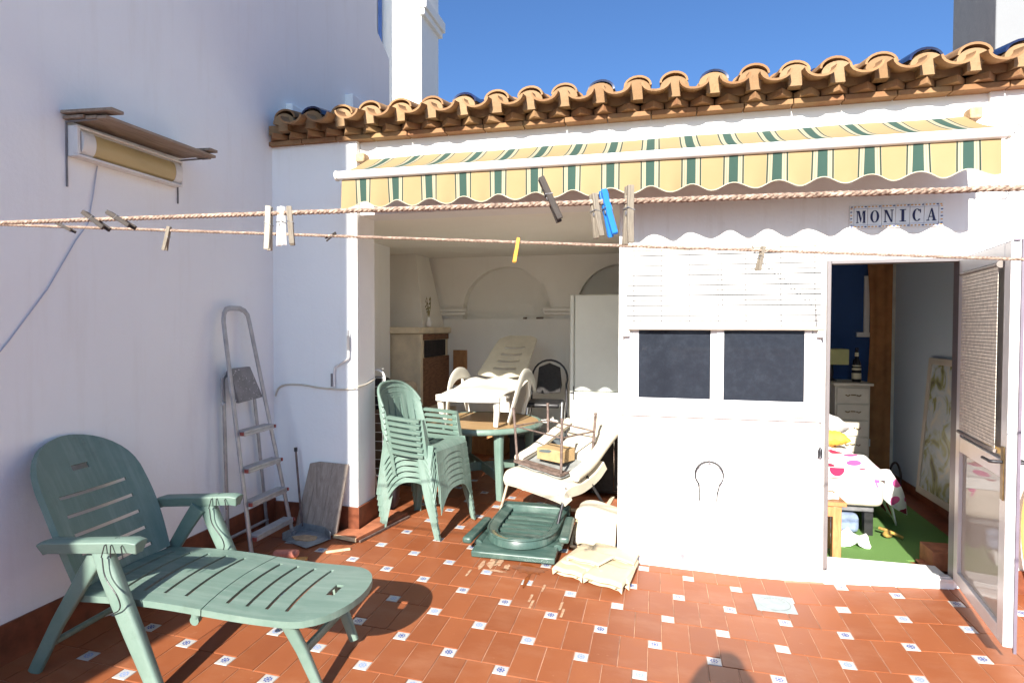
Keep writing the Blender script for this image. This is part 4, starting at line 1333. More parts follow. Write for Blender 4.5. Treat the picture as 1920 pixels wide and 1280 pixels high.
def build_fireplace():
    t = thing('fireplace', 'corner fireplace with a beige tiled surround, sloping white hood and brick-coloured panel', 'fireplace', (-2.9, 6.8, 0))
    m = MB(); m.box(-3.29, -2.615, 6.22, 7.235, .05, 1.568); m.build('surround', MT['beige'], t, bevel=.006)
    m = MB(); m.box(-3.29, -2.57, 6.17, 7.235, 1.57, 1.645); m.build('mantel', MT['beige'], t, bevel=.008)
    m = MB(); m.box(-2.614, -2.60, 6.42, 7.10, 1.29, 1.49); m.build('firebox', MT['near_black'], t)  # flat near-black plate where the fireplace opens
    m = MB(); m.box(-2.614, -2.592, 6.30, 7.22, .70, 1.285); m.box(-2.614, -2.598, 6.26, 7.22, 1.495, 1.562); m.build('brick_panel', MT['brick_panel'], t, bevel=.004)
    m = MB()
    m.box(-2.614, -2.57, 6.20, 6.28, .50, 1.566); m.build('corner_post', MT['beige'], t, bevel=.004)
    m = MB(); m.box(-3.29, -2.50, 6.15, 7.235, .50, .62); m.build('hearth_shelf', MT['beige'], t, bevel=.008)
    m = MB(); P = [(-3.29, 6.5, 1.646), (-2.66, 6.5, 1.646), (-2.66, 7.23, 1.646), (-3.29, 7.23, 1.646), (-3.29, 6.8, 2.548), (-2.88, 6.8, 2.548), (-2.88, 7.23, 2.548), (-3.29, 7.23, 2.548)]
    m.add(P, [(0, 1, 5, 4), (1, 2, 6, 5), (2, 3, 7, 6), (3, 0, 4, 7), (4, 5, 6, 7), (0, 3, 2, 1)]); m.build('hood', MT['porch_wall'], t)
    v = thing('dried_flower_vase', 'small white vase with dry twigs on the fireplace mantel', 'vase', (-2.66, 6.75, 1.646))
    m = MB(); m.lathe([(.02, 0), (.032, .02), (.034, .06), (.018, .10), (.02, .12)], (-2.625, 6.6, 1.647), 14); m.build('vase', MT['towel'], v, smooth=60)
    m = MB()
    for k in range(7):
        a = random.uniform(-.5, .5); h = random.uniform(.14, .26)
        p0 = Vector((-2.625, 6.6, 1.75)); p1 = p0 + Vector((math.sin(a) * .12, -.03, h)); m.tube([p0, (p0 + p1) / 2 + Vector((.01, 0, 0)), p1], .003, 5)
        for q in range(4):
            c_ = p0.lerp(p1, .3 + .2 * q); m.lathe([(.001, -.01), (.009, 0), (.001, .012)], tuple(c_), 6)
    m.build('twigs', simple('dry_twig', (.30, .27, .15), .9), v)
    for (x, w, lab, nm) in ((-1.62, .045, 'small dark stone on the back wall ledge of the porch', 'ledge_stone'), (-1.45, .09, 'flat brown block on the back wall ledge of the porch', 'ledge_block')):
        m = MB(); m.box(x, x + w, 7.26, 7.30, 1.751, 1.775); tag(m.build(nm, MT['rust_metal'], bevel=.006), lab, 'block')

def build_folding_chair():
    t = thing('folding_chair', 'black padded folding chair with chrome legs behind the round table', 'chair', (-1.15, 6.3, .07))
    m = MB(); 
    # oval back hoop
    hoop = [(-1.14 + .20 * math.cos(R(a)), 6.5, 1.08 + .20 * math.sin(R(a))) for a in range(-20, 201, 15)]
    m.tube([(-.92, 6.35, .07)] + hoop[:1] + hoop + [(-1.36, 6.35, .07)], .011, 8); m.build('frame', MT['dark_metal'], t, smooth=60)
    m = MB(); m.prism([(-1.29, .92), (-1.20, .90), (-1.02, .92), (-1.0, 1.0), (-1.02, 1.2), (-1.14, 1.25), (-1.26, 1.2)], lambda u, v: (u, 6.47, v), lambda u, v: (u, 6.50, v)); m.build('backrest', MT['black_cloth'], t, bevel=.008)
    m = MB(); m.box(-1.34, -.96, 6.05, 6.45, .80, .85); m.build('seat', MT['black_plastic'], t, bevel=.02)
    for x in (-1.33, -.96):
        m = MB(); m.tube([(x, 6.45, .82), (x, 6.05, .07)], .011, 8); m.build('leg', MT['chrome'], t, smooth=60)
        m = MB(); m.tube([(x + .02, 6.1, .86), (x + .02, 6.0, .45)], .010, 8); m.build('strut', MT['chrome'], t, smooth=60)
    # dark storage box under the back of the table
    b = thing('storage_crate', 'dark blue-grey plastic crate under the round table', 'crate', (-1.3, 6.7, .07))
    m = MB(); m.box(-1.62, -1.0, 6.55, 6.95, .075, .40); m.box(-1.64, -.98, 6.53, 6.97, .38, .42); m.build('body', simple('slate_plastic', (.07, .09, .10), .5), b, bevel=.015)
    b = thing('wooden_chest', 'reddish wooden box standing against the porch back wall', 'box', (-2.1, 7.0, .07))
    m = MB(); m.box(-2.35, -1.75, 6.8, 7.18, .075, .50); m.box(-2.37, -1.73, 6.78, 7.19, .50, .53); m.build('body', MT['bench_wood'], b, bevel=.008)
    b = thing('black_suitcase', 'black fabric suitcase lying under the recliner back', 'suitcase', (-.5, 5.9, .07))
    m = MB(); m.box(-.80, -.28, 5.55, 6.2, .075, .62); m.build('body', MT['black_cloth'], b, bevel=.04)
    m = MB(); m.tube([(-.36, 5.53, .62), (-.36, 5.53, .12), (-.30, 5.53, .12)], .006, 6); m.build('handle', MT['chrome'], b, smooth=60)
    f = thing('terracotta_tray', 'flat terracotta coloured tray with pale edge on the floor under the recliner', 'tray', (-.6, 5.0, .05))
    m = MB(); m.box(-.80, -.26, 4.95, 5.40, .05, .085); m.build('tray', MT['copper'], f, bevel=.004)
    m = MB(); m.obox((-.82, 4.93, .095), (-.26, 4.98, .095), .035, .02); m.obox((-.40, 4.97, .095), (-.36, 5.40, .095), .035, .02); m.build('edge', MT['beige'], f, bevel=.003)

def build_left_porch():
    # pot, drying rack, cartons seen between pillar and chairs
    p = thing('plastic_pot', 'tall dark grey plastic plant pot beside the pillar', 'pot', (-2.27, 4.62, .075))
    z = .078
    m = MB(); m.lathe([(.10, 0), (.125, .05), (.145, .24), (.150, .25), (.150, .27), (.135, .27), (.13, .22), (.0, .21)], (-2.27, 4.66, z), 28); m.build('body', MT['dark_pot'], p, smooth=50)
    r = thing('drying_rack', 'folded white wire drying rack leaning upright behind the pillar', 'drying rack', (-2.33, 4.5, .08))
    m = MB()
    zt, zb = 1.29, .42
    X0, X1 = -2.50, -2.150
    y = 4.43
    fr = [(X1 - .06 + .06 * math.cos(R(a)), y, zt - .06 + .06 * math.sin(R(a))) for a in range(0, 91, 15)] + [(X0 + .06 - .06 * math.sin(R(a)), y, zt - .06 + .06 * math.cos(R(a))) for a in range(0, 91, 15)]
    fr += [(X0 + .06 - .06 * math.cos(R(a)), y, zb + .06 - .06 * math.sin(R(a))) for a in range(0, 91, 15)] + [(X1 - .06 + .06 * math.sin(R(a)), y, zb + .06 - .06 * math.cos(R(a))) for a in range(0, 91, 15)]
    m.tube(fr, .009, 8, closed=True); m.build('frame', MT['white_paint'], r, smooth=60)
    m = MB()
    for k in range(5): x = X0 + .05 + k * .07; m.tube([(x, y, zb + .01), (x, y, zt - .01)], .0025, 5)
    for k in range(12): zz = zb + .06 + k * .075; m.tube([(X0 + .01, y, zz), (X1 - .01, y, zz)], .0025, 5)
    m.tube([(X1 - .1, y, zb + .1), (X1 - .1, y + .10, .09)], .008, 6); m.tube([(X0 + .1, y, zb + .1), (X0 + .1, y + .12, .08)], .008, 6)
    m.build('wires', MT['white_paint'], r)
    c = thing('basket_of_oddments', 'open carton of tools and bags standing behind the drying rack', 'box', (-2.65, 5.4, .08))
    m = MB(); m.box(-2.95, -2.28, 5.3, 5.75, .08, .82); m.build('carton', simple('brown_carton', (.17, .12, .085), .85, .3, 6, .3, 20), c, bevel=.01)
    m = MB(); m.box(-2.9, -2.62, 5.35, 5.6, .822, 1.14); m.build('dark_bag', MT['black_cloth'], c, bevel=.06)
    m = MB(); m.box(-2.56, -2.34, 5.35, 5.6, .822, 1.10); m.build('pale_bag', simple('tan_bag', (.40, .33, .24), .85, .2, 8, .5, 14), c, bevel=.05)
    w = thing('wood_offcut', 'dark brown wooden board leaning on the back wall beside the fireplace', 'board', (-2.45, 7.2, .9))
    m = MB(); m.box(-2.53, -2.35, 7.20, 7.235, .9, 1.35); m.build('board', MT['bench_wood'], w)

def build_folded_lounger():
    t = thing('folded_green_lounger', 'dark green plastic lounger folded flat on the tiles in the sun', 'sun lounger', (-.88, 4.2, .03))
    g = MT['dkgreen']
    cx = -.935; fl = .036
    m = MB()
    def base(i, j):
        u = i / 10; w = -1 + 2 * j / 8
        return (cx + (.275 + .02 * (1 - u)) * w, 3.865 + .88 * u, fl + .070 + .012 * u - .012 * max(0, 1 - u * 8))
    m.sheet(base, 10, 8, lambda i, j: -.045 if (i in (0, 10) or j in (0, 8)) else -.02)
    m.build('seat', g, t, bevel=.008)
    m = MB()
    n = 28
    outer = []; inner = []
    for k in range(n + 1):
        a = PI * k / n
        outer.append((cx + .262 * math.cos(a), 4.30 - .392 * math.sin(a) ** .8 if 0 < k < n else 4.30))
        inner.append((cx + .195 * math.cos(a), 4.30 - .318 * math.sin(a) ** .8 if 0 < k < n else 4.30))
    outer = [(cx + .262, 4.72)] + outer + [(cx - .262, 4.72)]
    inner = [(cx + .195, 4.72)] + inner + [(cx - .195, 4.72)]
    zt = fl + .142
    def rim(i, j):
        o, q = outer[i], inner[i]
        f = (0, .06, .16, .84, .94, 1)[j]
        h = (-.062, -.006, 0, -.016, -.020, -.055)[j]
        return (o[0] + (q[0] - o[0]) * f, o[1] + (q[1] - o[1]) * f, zt + h)
    m.sheet(rim, len(outer) - 1, 5, -.006)
    m.build('back_rim', g, t, smooth=50)
    m = MB(); m.tube([(o[0] , o[1] + .004, zt - .004) for o in outer], .008, 6); m.tube([(o[0], o[1], zt - .022) for o in inner], .006, 6)
    m.build('rim_bead', g, t, smooth=60)
    m = MB(); m.tube([(cx + .228 * math.cos(R(a)), 4.30 - .355 * abs(math.sin(R(a))) ** .8, zt - .0085) for a in range(150, 96, -6)], [.012 + .012 * math.sin(PI * k / 8) for k in range(9)], 8, flat=.25)
    m.build('dirty_water', simple('murky_water', (.16, .14, .07), .12, .1, 10), t, smooth=60)
    m = MB()
    for k in range(7):
        yy = 4.015 + k * .098
        def sl(i, j, yy=yy, k=k):
            w = -1 + 2 * i / 12
            return (cx + .192 * w * (1 if k > 1 else (.80 if k == 0 else .95)), yy + .070 * j / 2 - .022 * (1 - w * w), zt - .046 + .006 * (j == 1) + .012 * (1 - w * w))
        m.sheet(sl, 12, 2, .012)
    m.build('back_panel', g, t, smooth=50)
    m = MB(); m.box(cx - .19, cx + .19, 4.06, 4.7, zt - .072, zt - .065); m.build('dark_underside', MT['black_plastic'], t)  # black sheet closing the gaps below the slats
    m = MB(); m.box(cx - .28, cx + .28, 4.68, 4.77, fl + .07, zt + .012); m.build('hinge_beam', g, t, bevel=.012)
    for s, x, y0, y1, zz in ((-1, cx - .318, 3.90, 4.38, -.005), (1, cx + .325, 3.94, 4.40, .04)):
        m = MB(); m.obox((x + s * .02, y0, fl + .118 + zz), (x, y1, fl + .118 + zz), .070, .048); m.build('armrest', g, t, bevel=.018, bseg=3)
        m = MB(); m.tube([(x - s * .035, y0 + .1, fl + .07), (x - s * .03, y1 + .20, fl + .06)], .030, 8, flat=.7); m.build('leg', g, t, smooth=50)
    m = MB()
    for x in (-.22, .22): m.tube([(cx + x, 3.93, fl + .02), (cx + x, 4.72, fl + .02)], .026, 10, flat=.8)
    m.build('lower_frame', MT['black_plastic'], t, smooth=50)
    # stains and dropped water on the tiles
    def blotch(pts, z=.0092):
        mm = MB(); n_ = len(pts)
        vs = [(x, y, floor_z(x, y) + z) for x, y in pts]
        cx_ = sum(p[0] for p in pts) / n_; cy_ = sum(p[1] for p in pts) / n_
        mm.add(vs + [(cx_, cy_, floor_z(cx_, cy_) + z)], [(i, (i + 1) % n_, n_) for i in range(n_)])
        return mm
    def wob(cx_, cy_, rx, ry, n_=22, j=.25):
        return [(cx_ + rx * math.cos(2 * PI * k / n_) * (1 + random.uniform(-j, j)), cy_ + ry * math.sin(2 * PI * k / n_) * (1 + random.uniform(-j, j))) for k in range(n_)]
    wet = NT('wet_rusty_water'); wet.set(Base_Color=wet.ramp(wet.noise(wet.coord(), 20, 5), [(.3, (.15, .036, .008)), (.7, (.24, .065, .014))]), Roughness=.12)
    mm = blotch(wob(-.80, 3.79, .11, .075)); m2 = blotch(wob(-.78, 3.62, .014, .11, 14)); mm.add(m2.v, m2.f); m3 = blotch(wob(-.95, 3.74, .035, .014, 12)); mm.add(m3.v, m3.f)
    tag(mm.build('water_puddle', wet.mat, fixn=False), 'rusty water trickling from the folded green lounger over the tiles', 'puddle')
    dust = NT('dried_plaster'); dust.set(Base_Color=dust.ramp(dust.noise(dust.coord(), 40, 5), [(.35, (.30, .14, .075)), (.6, (.42, .28, .17))]), Roughness=.95)
    mm = MB()
    for (x, y, rx, ry) in ((-1.06, 3.83, .03, .10), (-1.02, 3.86, .035, .08), (-1.12, 3.76, .018, .07), (-1.0, 3.70, .06, .015), (-.95, 3.78, .02, .05)):
        b_ = blotch(wob(x, y, rx, ry, 16, .3)); mm.add(b_.v, b_.f)
    for (x, y) in ((-.71, 3.40), (-.69, 3.33), (-.52, 3.36), (-.50, 3.28), (-.66, 3.55), (-1.17, 3.62)):
        b_ = blotch([(x - .006, y - .05), (x + .008, y - .05), (x + .012, y + .05), (x - .004, y + .05)]); mm.add(b_.v, b_.f)
    tag(mm.build('plaster_smear', dust.mat, fixn=False), 'dried pale plaster smears on the tiles left of the rusty puddle', 'stain')
    # drain cover
    dc = thing('drain_cover', 'square pale metal drain cover set in the tiles', 'drain cover', (.71, 3.75, 0))
    x0, x1, y0, y1 = .60, .82, 3.655, 3.86
    zf = lambda x, y: floor_z(x, y) + .0095
    m = MB(); m.add([(x0, y0, zf(x0, y0)), (x1, y0, zf(x1, y0)), (x1, y1, zf(x1, y1)), (x0, y1, zf(x0, y1))] + [(x0, y0, zf(x0, y0) - .02), (x1, y0, zf(x1, y0) - .02), (x1, y1, zf(x1, y1) - .02), (x0, y1, zf(x0, y1) - .02)],
                    [(0, 1, 2, 3), (0, 4, 5, 1), (1, 5, 6, 2), (2, 6, 7, 3), (3, 7, 4, 0)])
    m.build('plate', simple('pale_drain_plate', (.25, .31, .31), .5, .12, 14), dc)
    m = MB(); cx_, cy_ = .71, 3.757
    ring = [(cx_ + .09 * math.cos(R(a)), cy_ + .085 * math.sin(R(a)), zf(cx_, cy_ + .085 * math.sin(R(a))) + .001) for a in range(0, 360, 12)]
    m.tube(ring, .0016, 5, closed=True)
    for a in range(30, 160, 14):
        x, y = cx_ + .07 * math.cos(R(a)), cy_ + .068 * math.sin(R(a)); m.box(x - .006, x + .006, y - .003, y + .003, zf(x, y) - .001, zf(x, y) + .002)
    m.build('rim_groove', MT['grey_metal'], dc)

def build_pads():
    # folded cream lounger pad lying on the floor against the white wall
    t = thing('folded_lounger_pad', 'cream quilted lounger pad folded on the tiles at the corner of the white wall', 'cushion', (-.35, 3.85, .02))
    def slab(name, p, th, z, n=14, dip=0):
        m = MB()
        P00, P10, P11, P01 = [Vector((*q, 0)) for q in p]
        def fn(i, j):
            ee = lambda k: .5 - .5 * math.cos(PI * k / n)
            u = ee(i); v = ee(j)
            q = P00 * (1 - u) * (1 - v) + P10 * u * (1 - v) + P11 * u * v + P01 * (1 - u) * v
            e = min(u, 1 - u, v, 1 - v)
            zz = floor_z(q.x, q.y) + .008 + z + th - .35 * th * max(0, 1 - e / .05) ** 2
            return Vector((q.x, q.y, zz + .0035 * math.sin(u * 11 + v * 4) - dip * u))
        m.sheet(fn, n, n, lambda i, j: th * .62 if (i in (0, n) or j in (0, n)) else th * .95)
        return m.build(name, MT['pad'], t, smooth=75)
    slab('lower_fold', [(-.62, 3.84), (-.14, 3.68), (-.09, 4.04), (-.50, 4.24)], .06, 0)
    slab('upper_fold', [(-.64, 3.755), (-.435, 3.695), (-.37, 3.93), (-.585, 3.99)], .055, .0)
    slab('upper_fold', [(-.43, 3.68), (-.18, 3.605), (-.12, 3.85), (-.355, 3.92)], .06, .004)
    slab('upper_fold', [(-.56, 3.86), (-.34, 3.80), (-.24, 3.96), (-.46, 4.05)], .035, .058)
    slab('tucked_fold', [(-.42, 4.02), (-.12, 3.90), (-.09, 4.07), (-.40, 4.21)], .03, .056)
    # cream fabric seat piled behind
    t2 = thing('folded_cushion_chair', 'low stack of cream canvas cushions folded over a pale wooden frame by the wall', 'cushion', (-.42, 4.5, .03))
    m = MB()
    def c1(i, j):
        u = i / 12; v = j / 10
        return (-.585 + .34 * u, 4.42 + .36 * v, .235 + .02 * math.sin(u * 5) + .015 * math.sin(v * 7) - .02 * (abs(2 * v - 1) ** 4) - .015 * (abs(2 * u - 1) ** 6))
    m.sheet(c1, 12, 10, .06); m.build('upper_cushion', MT['cushion'], t2, bevel=.015)
    m = MB()
    def c2(i, j):
        u = i / 12; v = j / 10
        return (-.56 + .30 * u, 4.22 + .25 * v, .10 + .11 * v + .012 * math.sin(u * 6 + v * 3) - .015 * (abs(2 * u - 1) ** 6))
    m.sheet(c2, 12, 10, .045); m.build('lower_cushion', MT['cushion'], t2, bevel=.012)
    m = MB(); m.obox((-.275, 4.44, .20), (-.30, 4.20, .04), .02, .02); m.obox((-.58, 4.24, .05), (-.27, 4.20, .05), .02, .02); m.obox((-.58, 4.75, .17), (-.58, 4.24, .05), .02, .02); m.obox((-.58, 4.75, .17), (-.26, 4.75, .17), .02, .02)
    m.obox((-.30, 4.78, .17), (-.30, 4.78, .04), .02, .02, up=(0, 1, 0)); m.obox((-.56, 4.78, .17), (-.56, 4.78, .04), .02, .02, up=(0, 1, 0))
    m.build('frame', MT['raw_wood'], t2, bevel=.002)

# ------------------------------------------------------------------ LADDER CORNER
def build_ladder():
    t = thing('stepladder', 'old aluminium stepladder with a hooped top leaning folded against the left wall', 'ladder', (-2.7, 3.6, .08))
    xb, xt = -2.625, -2.865
    zt = 1.775; zb = .09
    def xz(z): return xb + (xt - xb) * (z - zb) / (zt - zb)
    def yl(z): return 3.40 + .005 * 0 + (3.425 - 3.40) * (z - zb) / (zt - zb)
    def yr(z): return 3.86 + (3.675 - 3.86) * (z - zb) / (zt - zb)
    m = MB()
    L = [(xz(z), yl(z), z) for z in (zb, .4, .8, 1.2, 1.5, 1.68)]
    top = [(xz(1.72), yl(1.7) + .012, 1.735), (xz(1.76), yl(1.7) + .04, 1.765), (xz(1.775), yl(1.7) + .08, 1.775), (xz(1.775), yr(1.7) - .08, 1.775), (xz(1.76), yr(1.7) - .035, 1.76), (xz(1.72), yr(1.7) - .008, 1.73)]
    Rr = [(xz(z), yr(z), z) for z in (1.68, 1.5, 1.2, .8, .4, zb)]
    m.tube(L + top + Rr, .019, 8, flat=.55, up=(1, 0, 0)); m.build('front_rail', MT['alu'], t, smooth=40)
    for z, st in ((.225, .0), (.455, .0), (.68, .0), (.93, .0)):
        m = MB(); m.box(xz(z) - .035, xz(z) + .045, yl(z) + .018, yr(z) - .018, z - .008, z + .008); m.box(xz(z) + .036, xz(z) + .046, yl(z) + .018, yr(z) - .018, z - .028, z - .009)
        s_ = m.build('step', MT['alu'], t, bevel=.002)
        m = MB()
        for y in (yl(z) - .004, yr(z) - .012): m.box(xz(z) + .022, xz(z) + .049, y + .002, y + .014, z - .022, z + .002)
        c = m.build('step_cap', MT['red_plastic'], s_, bevel=.002); c.data.transform(Matrix.Translation(-Vector(t['_w'])))
    # folded platform
    m = MB(); m.prism([(3.435, 1.36), (3.64, 1.362), (3.735, 1.135), (3.475, 1.12)], lambda u, v: (xz(v) - .005, u, v), lambda u, v: (xz(v) - .03, u, v)); m.build('platform', MT['platform'], t, bevel=.004)
    m = MB()
    m.tube([(-2.895, 3.50, .09), (-2.893, 3.47, 1.10), (-2.89, 3.46, 1.28), (-2.885, 3.50, 1.33)], .016, 8, flat=.6, up=(1, 0, 0))
    m.tube([(-2.895, 3.93, .09), (-2.893, 3.82, .9), (-2.89, 3.76, 1.28)], .016, 8, flat=.6, up=(1, 0, 0))
    m.tube([(-2.894, 3.50, .16), (-2.894, 3.93, .16)], .012, 8); m.tube([(-2.89, 3.47, 1.12), (-2.87, 3.43, 1.12)], .012, 8)
    m.build('rear_frame', MT['alu'], t, smooth=40)
    m = MB()
    for y in (3.40, 3.86): m.box(xb - .02, xb + .022, y - .022, y + .022, .078, .12)
    m.build('foot', MT['grey_metal'], t, bevel=.004)
    # pole + dustpan
    t = thing('long_handled_dustpan', 'grey metal dustpan with sandy dirt and a thin upright handle by the leaning boards', 'dustpan', (-2.5, 3.8, .08))
    z = .088
    m = MB()
    pn = [(-2.63, 3.74), (-2.37, 3.64), (-2.30, 3.84), (-2.40, 3.93), (-2.62, 3.98)]
    m.prism(pn, lambda u, v: (u, v, z + .002), lambda u, v: (u, v, z + .006 + .0))
    for a_, b_ in ((2, 3), (3, 4), (4, 0)):
        p, q = pn[a_], pn[b_]; m.obox((p[0], p[1], z + .028), (q[0], q[1], z + .028), .006, .055)
    m.build('pan', MT['grey_zinc'], t, bevel=.002)
    m = MB(); m.prism([(-2.56 + .10 * math.cos(a * PI / 6) * random.uniform(.8, 1.2) + .08, 3.80 + .06 * math.sin(a * PI / 6) * random.uniform(.8, 1.2)) for a in range(12)], lambda u, v: (u, v, z + .006), lambda u, v: (u, v, z + .013)); m.build('dirt', MT['sand'], t)
    m = MB(); m.tube([(-2.62, 3.97, z + .03), (-2.69, 4.0, .69)], .008, 8); m.build('handle', MT['rust_metal'], t, smooth=50)
    m = MB(); m.tube([(-2.69, 4.0, .685), (-2.692, 4.001, .715)], .013, 10); m.build('handle_cap', MT['black_plastic'], t, smooth=50)
    # plank panel
    t = thing('leaning_boards', 'two weathered wooden boards joined and leaning in the corner beside the pillar', 'board', (-2.48, 3.95, .08))
    for f0, f1 in ((0, .245), (.25, .61), (.615, 1)):
        m = MB()
        def bp(f, top, back):
            if top: return (-2.60 + .33 * f, 4.050 - .005 * f + .016 * back, .605 - .01 * f - (.02 if f < .24 else 0))
            return (-2.70 + .41 * f, 4.00 - .10 * f + .018 * back, .092)
        v = [bp(f0, 0, 0), bp(f1, 0, 0), bp(f1, 1, 0), bp(f0, 1, 0), bp(f0, 0, 1), bp(f1, 0, 1), bp(f1, 1, 1), bp(f0, 1, 1)]
        m.add(v, [(0, 1, 2, 3), (4, 7, 6, 5), (0, 4, 5, 1), (1, 5, 6, 2), (2, 6, 7, 3), (3, 7, 4, 0)])
        m.build('board', MT['old_wood_z'], t, bevel=.002)
    # slab at the pillar foot
    t = thing('terracotta_slab', 'terracotta slab with a cream edge on the floor at the foot of the pillar', 'slab', (-2.2, 4.1, .08))
    m = MB(); z0 = .082; m.prism([(-2.31, 3.90), (-2.10, 3.86), (-1.98, 4.5), (-2.17, 4.54), (-2.17, 4.04), (-2.27, 4.03)], lambda u, v: (u, v, z0), lambda u, v: (u, v, z0 + .028)); m.build('slab', MT['copper'], t, bevel=.003)
    m = MB(); m.obox((-2.31, 3.893, z0 + .014), (-2.10, 3.853, z0 + .014), .008, .026); m.build('edge_strip', MT['raw_wood'], t)
    m = MB(); m.obox((-2.075, 3.86, z0 + .004), (-1.955, 4.48, z0 + .004), .014, .014); m.build('side_strip', MT['rust_metal'], t)
    # brush and yellow wood
    t = thing('plasterers_float', 'salmon pink sponge float lying on a wooden strip behind the lounger', 'float', (-2.42, 3.42, .08))
    z = .086
    m = MB(); m.obox((-2.52, 3.36, z + .012), (-2.24, 3.44, z + .012), .075, .018); m.build('strip', simple('ochre_wood', (.52, .26, .07), .6, .2, 12), t, bevel=.003)
    m = MB(); m.obox((-2.46, 3.40, z + .048), (-2.30, 3.445, z + .048), .06, .045); m.build('sponge', MT['pink_brush'], t, bevel=.018, bseg=4)
    t = thing('wood_sliver', 'short pale splinter of wood on the sunlit tiles by the boards', 'wood piece', (-2.15, 3.6, .07))
    m = MB(); m.obox((-2.21, 3.63, .082), (-2.08, 3.73, .080), .018, .012); m.build('sliver', MT['raw_wood'], t)

def build_wall_fittings():
    # lamp with its shelter of boards
    t = thing('wall_lamp', 'long fluorescent wall lamp with a yellowed cover on the tall left wall', 'lamp', (-2.9, 2.75, 2.6))
    m = MB(); m.box(-2.929, -2.885, 2.405, 3.095, 2.515, 2.672); m.box(-2.8849, -2.862, 2.405, 3.095, 2.515, 2.528); m.box(-2.8849, -2.862, 2.405, 3.095, 2.660, 2.672)
    m.box(-2.8849, -2.862, 2.405, 2.424, 2.5285, 2.6595); m.box(-2.8849, -2.862, 3.084, 3.095, 2.5285, 2.6595); m.build('housing', MT['white_paint'], t, bevel=.003)
    m = MB()
    def df(i, j):
        a = -PI / 2 + PI * j / 10
        return (-2.885 + .034 * math.cos(a), 2.50 + .53 * i, 2.594 + .060 * math.sin(a))
    m.sheet(df, 1, 10, .003); m.build('diffuser', MT['diffuser'], t, smooth=50)
    for y0, y1 in ((2.43, 2.50), (3.03, 3.08)):
        m = MB()
        pr = [(-2.885 + .037 * math.cos(R(a)), 2.594 + .063 * math.sin(R(a))) for a in range(-90, 91, 15)]
        m.prism(pr, lambda u, v: (u, y0, v), lambda u, v: (u, y1, v)); m.build('end_cap', MT['white_paint'], t, smooth=40)
    s = thing('lamp_shelter', 'little shelf of grey weathered boards sheltering the wall lamp', 'shelf', (-2.8, 2.8, 2.72))
    m = MB()
    for x0, x1, dz in ((-2.925, -2.86, 0), (-2.855, -2.79, -.004), (-2.785, -2.72, -.010), (-2.715, -2.655, -.016)):
        z = 2.705 + dz; m.obox(((x0 + x1) / 2, 2.37 + random.uniform(0, .03), z), ((x0 + x1) / 2 - .004, 3.16 + random.uniform(-.04, .02), z + .012), x1 - x0, .016)
    m.build('board', MT['lamp_wood'], s, bevel=.002)
    m = MB()
    m.obox((-2.92, 2.40, 2.728), (-2.60, 2.40, 2.716), .07, .016, mi=0); m.obox((-2.90, 3.11, 2.740), (-2.63, 3.09, 2.724), .06, .016)
    m.build('batten', MT['lamp_wood'], s, bevel=.002)
    for y in (2.40, 3.12):
        m = MB(); m.obox((-2.925, y, 2.36 if y < 3 else 2.42), (-2.925, y, 2.69), .006, .008, up=(1, 0, 0)); m.obox((-2.925, y, 2.688), (-2.70, y, 2.688), .008, .008); m.build('bracket', MT['grey_metal'], s)
    # cable and crank on the pillar
    c = thing('pillar_cable', 'thin white cable looping along the shaded facade towards the pillar', 'cable', (-2.6, 4.06, 1.18))
    m = MB(); m.tube(spline([(-2.91, 4.062, 1.10), (-2.88, 4.062, 1.165), (-2.80, 4.062, 1.195), (-2.66, 4.062, 1.195), (-2.52, 4.060, 1.178), (-2.36, 4.058, 1.170), (-2.24, 4.055, 1.175), (-2.195, 4.05, 1.19), (-2.185, 4.18, 1.20), (-2.185, 4.33, 1.23)], 5), .007, 7); m.build('cable', MT['cream_wood'], c, smooth=60)
    c = thing('crank_handle', 'bent white crank handle with dark grips fixed on the pillar', 'crank', (-2.33, 4.05, 1.3))
    m = MB(); m.tube(spline([(-2.385, 4.045, 1.19), (-2.385, 4.045, 1.30), (-2.37, 4.045, 1.345), (-2.30, 4.045, 1.385), (-2.265, 4.045, 1.41), (-2.26, 4.045, 1.46)], 4), .009, 8); m.build('rod', MT['white_paint'], c, smooth=60)
    m = MB(); m.tube([(-2.398, 4.04, 1.19), (-2.398, 4.04, 1.29)], .011, 8); m.tube([(-2.26, 4.04, 1.47), (-2.26, 4.04, 1.58)], .011, 8); m.tube([(-2.26, 4.04, 1.58), (-2.26, 4.045, 1.62)], .004, 6); m.build('grip', MT['grey_metal'], c, smooth=60)
    # omega shaped plant ring
    h = thing('flower_pot_ring', 'omega shaped black wire pot ring fixed on the white wall under the window', 'wire ring', (.35, 4.11, .6))
    for dy, rr in ((0, .092), (.018, .088)):
        m = MB()
        cx, cz = .362, .665
        pts = [(cx - .060, 4.112 - dy, cz - .175), (cx - .060, 4.11 - dy, cz - .125)]
        pts += [(cx + rr * math.cos(R(a)), 4.108 - dy - .002, cz + rr * .98 * math.sin(R(a))) for a in range(222, -43, -12)]
        pts += [(cx + .052, 4.11 - dy, cz - .125), (cx + .050, 4.112 - dy, cz - .175)]
        m.tube(pts, .0035, 6); m.build('wire', MT['dark_metal'], h, smooth=60)
    m = MB(); m.tube([(.362, 4.118, .775), (.362, 4.085, .765), (.362, 4.085, .745)], .004, 6); m.build('hook', MT['grey_metal'], h)
    w = thing('wall_wire_hook', 'small curled wire hook on the wall right of the awning', 'hook', (2.03, 4.09, 2.82))
    m = MB(); m.tube([(2.01 + .022 * math.cos(R(a)), 4.085, 2.44 + .022 * math.sin(R(a))) for a in range(-150, 130, 20)], .003, 6); m.build('wire', MT['grey_metal'], w)
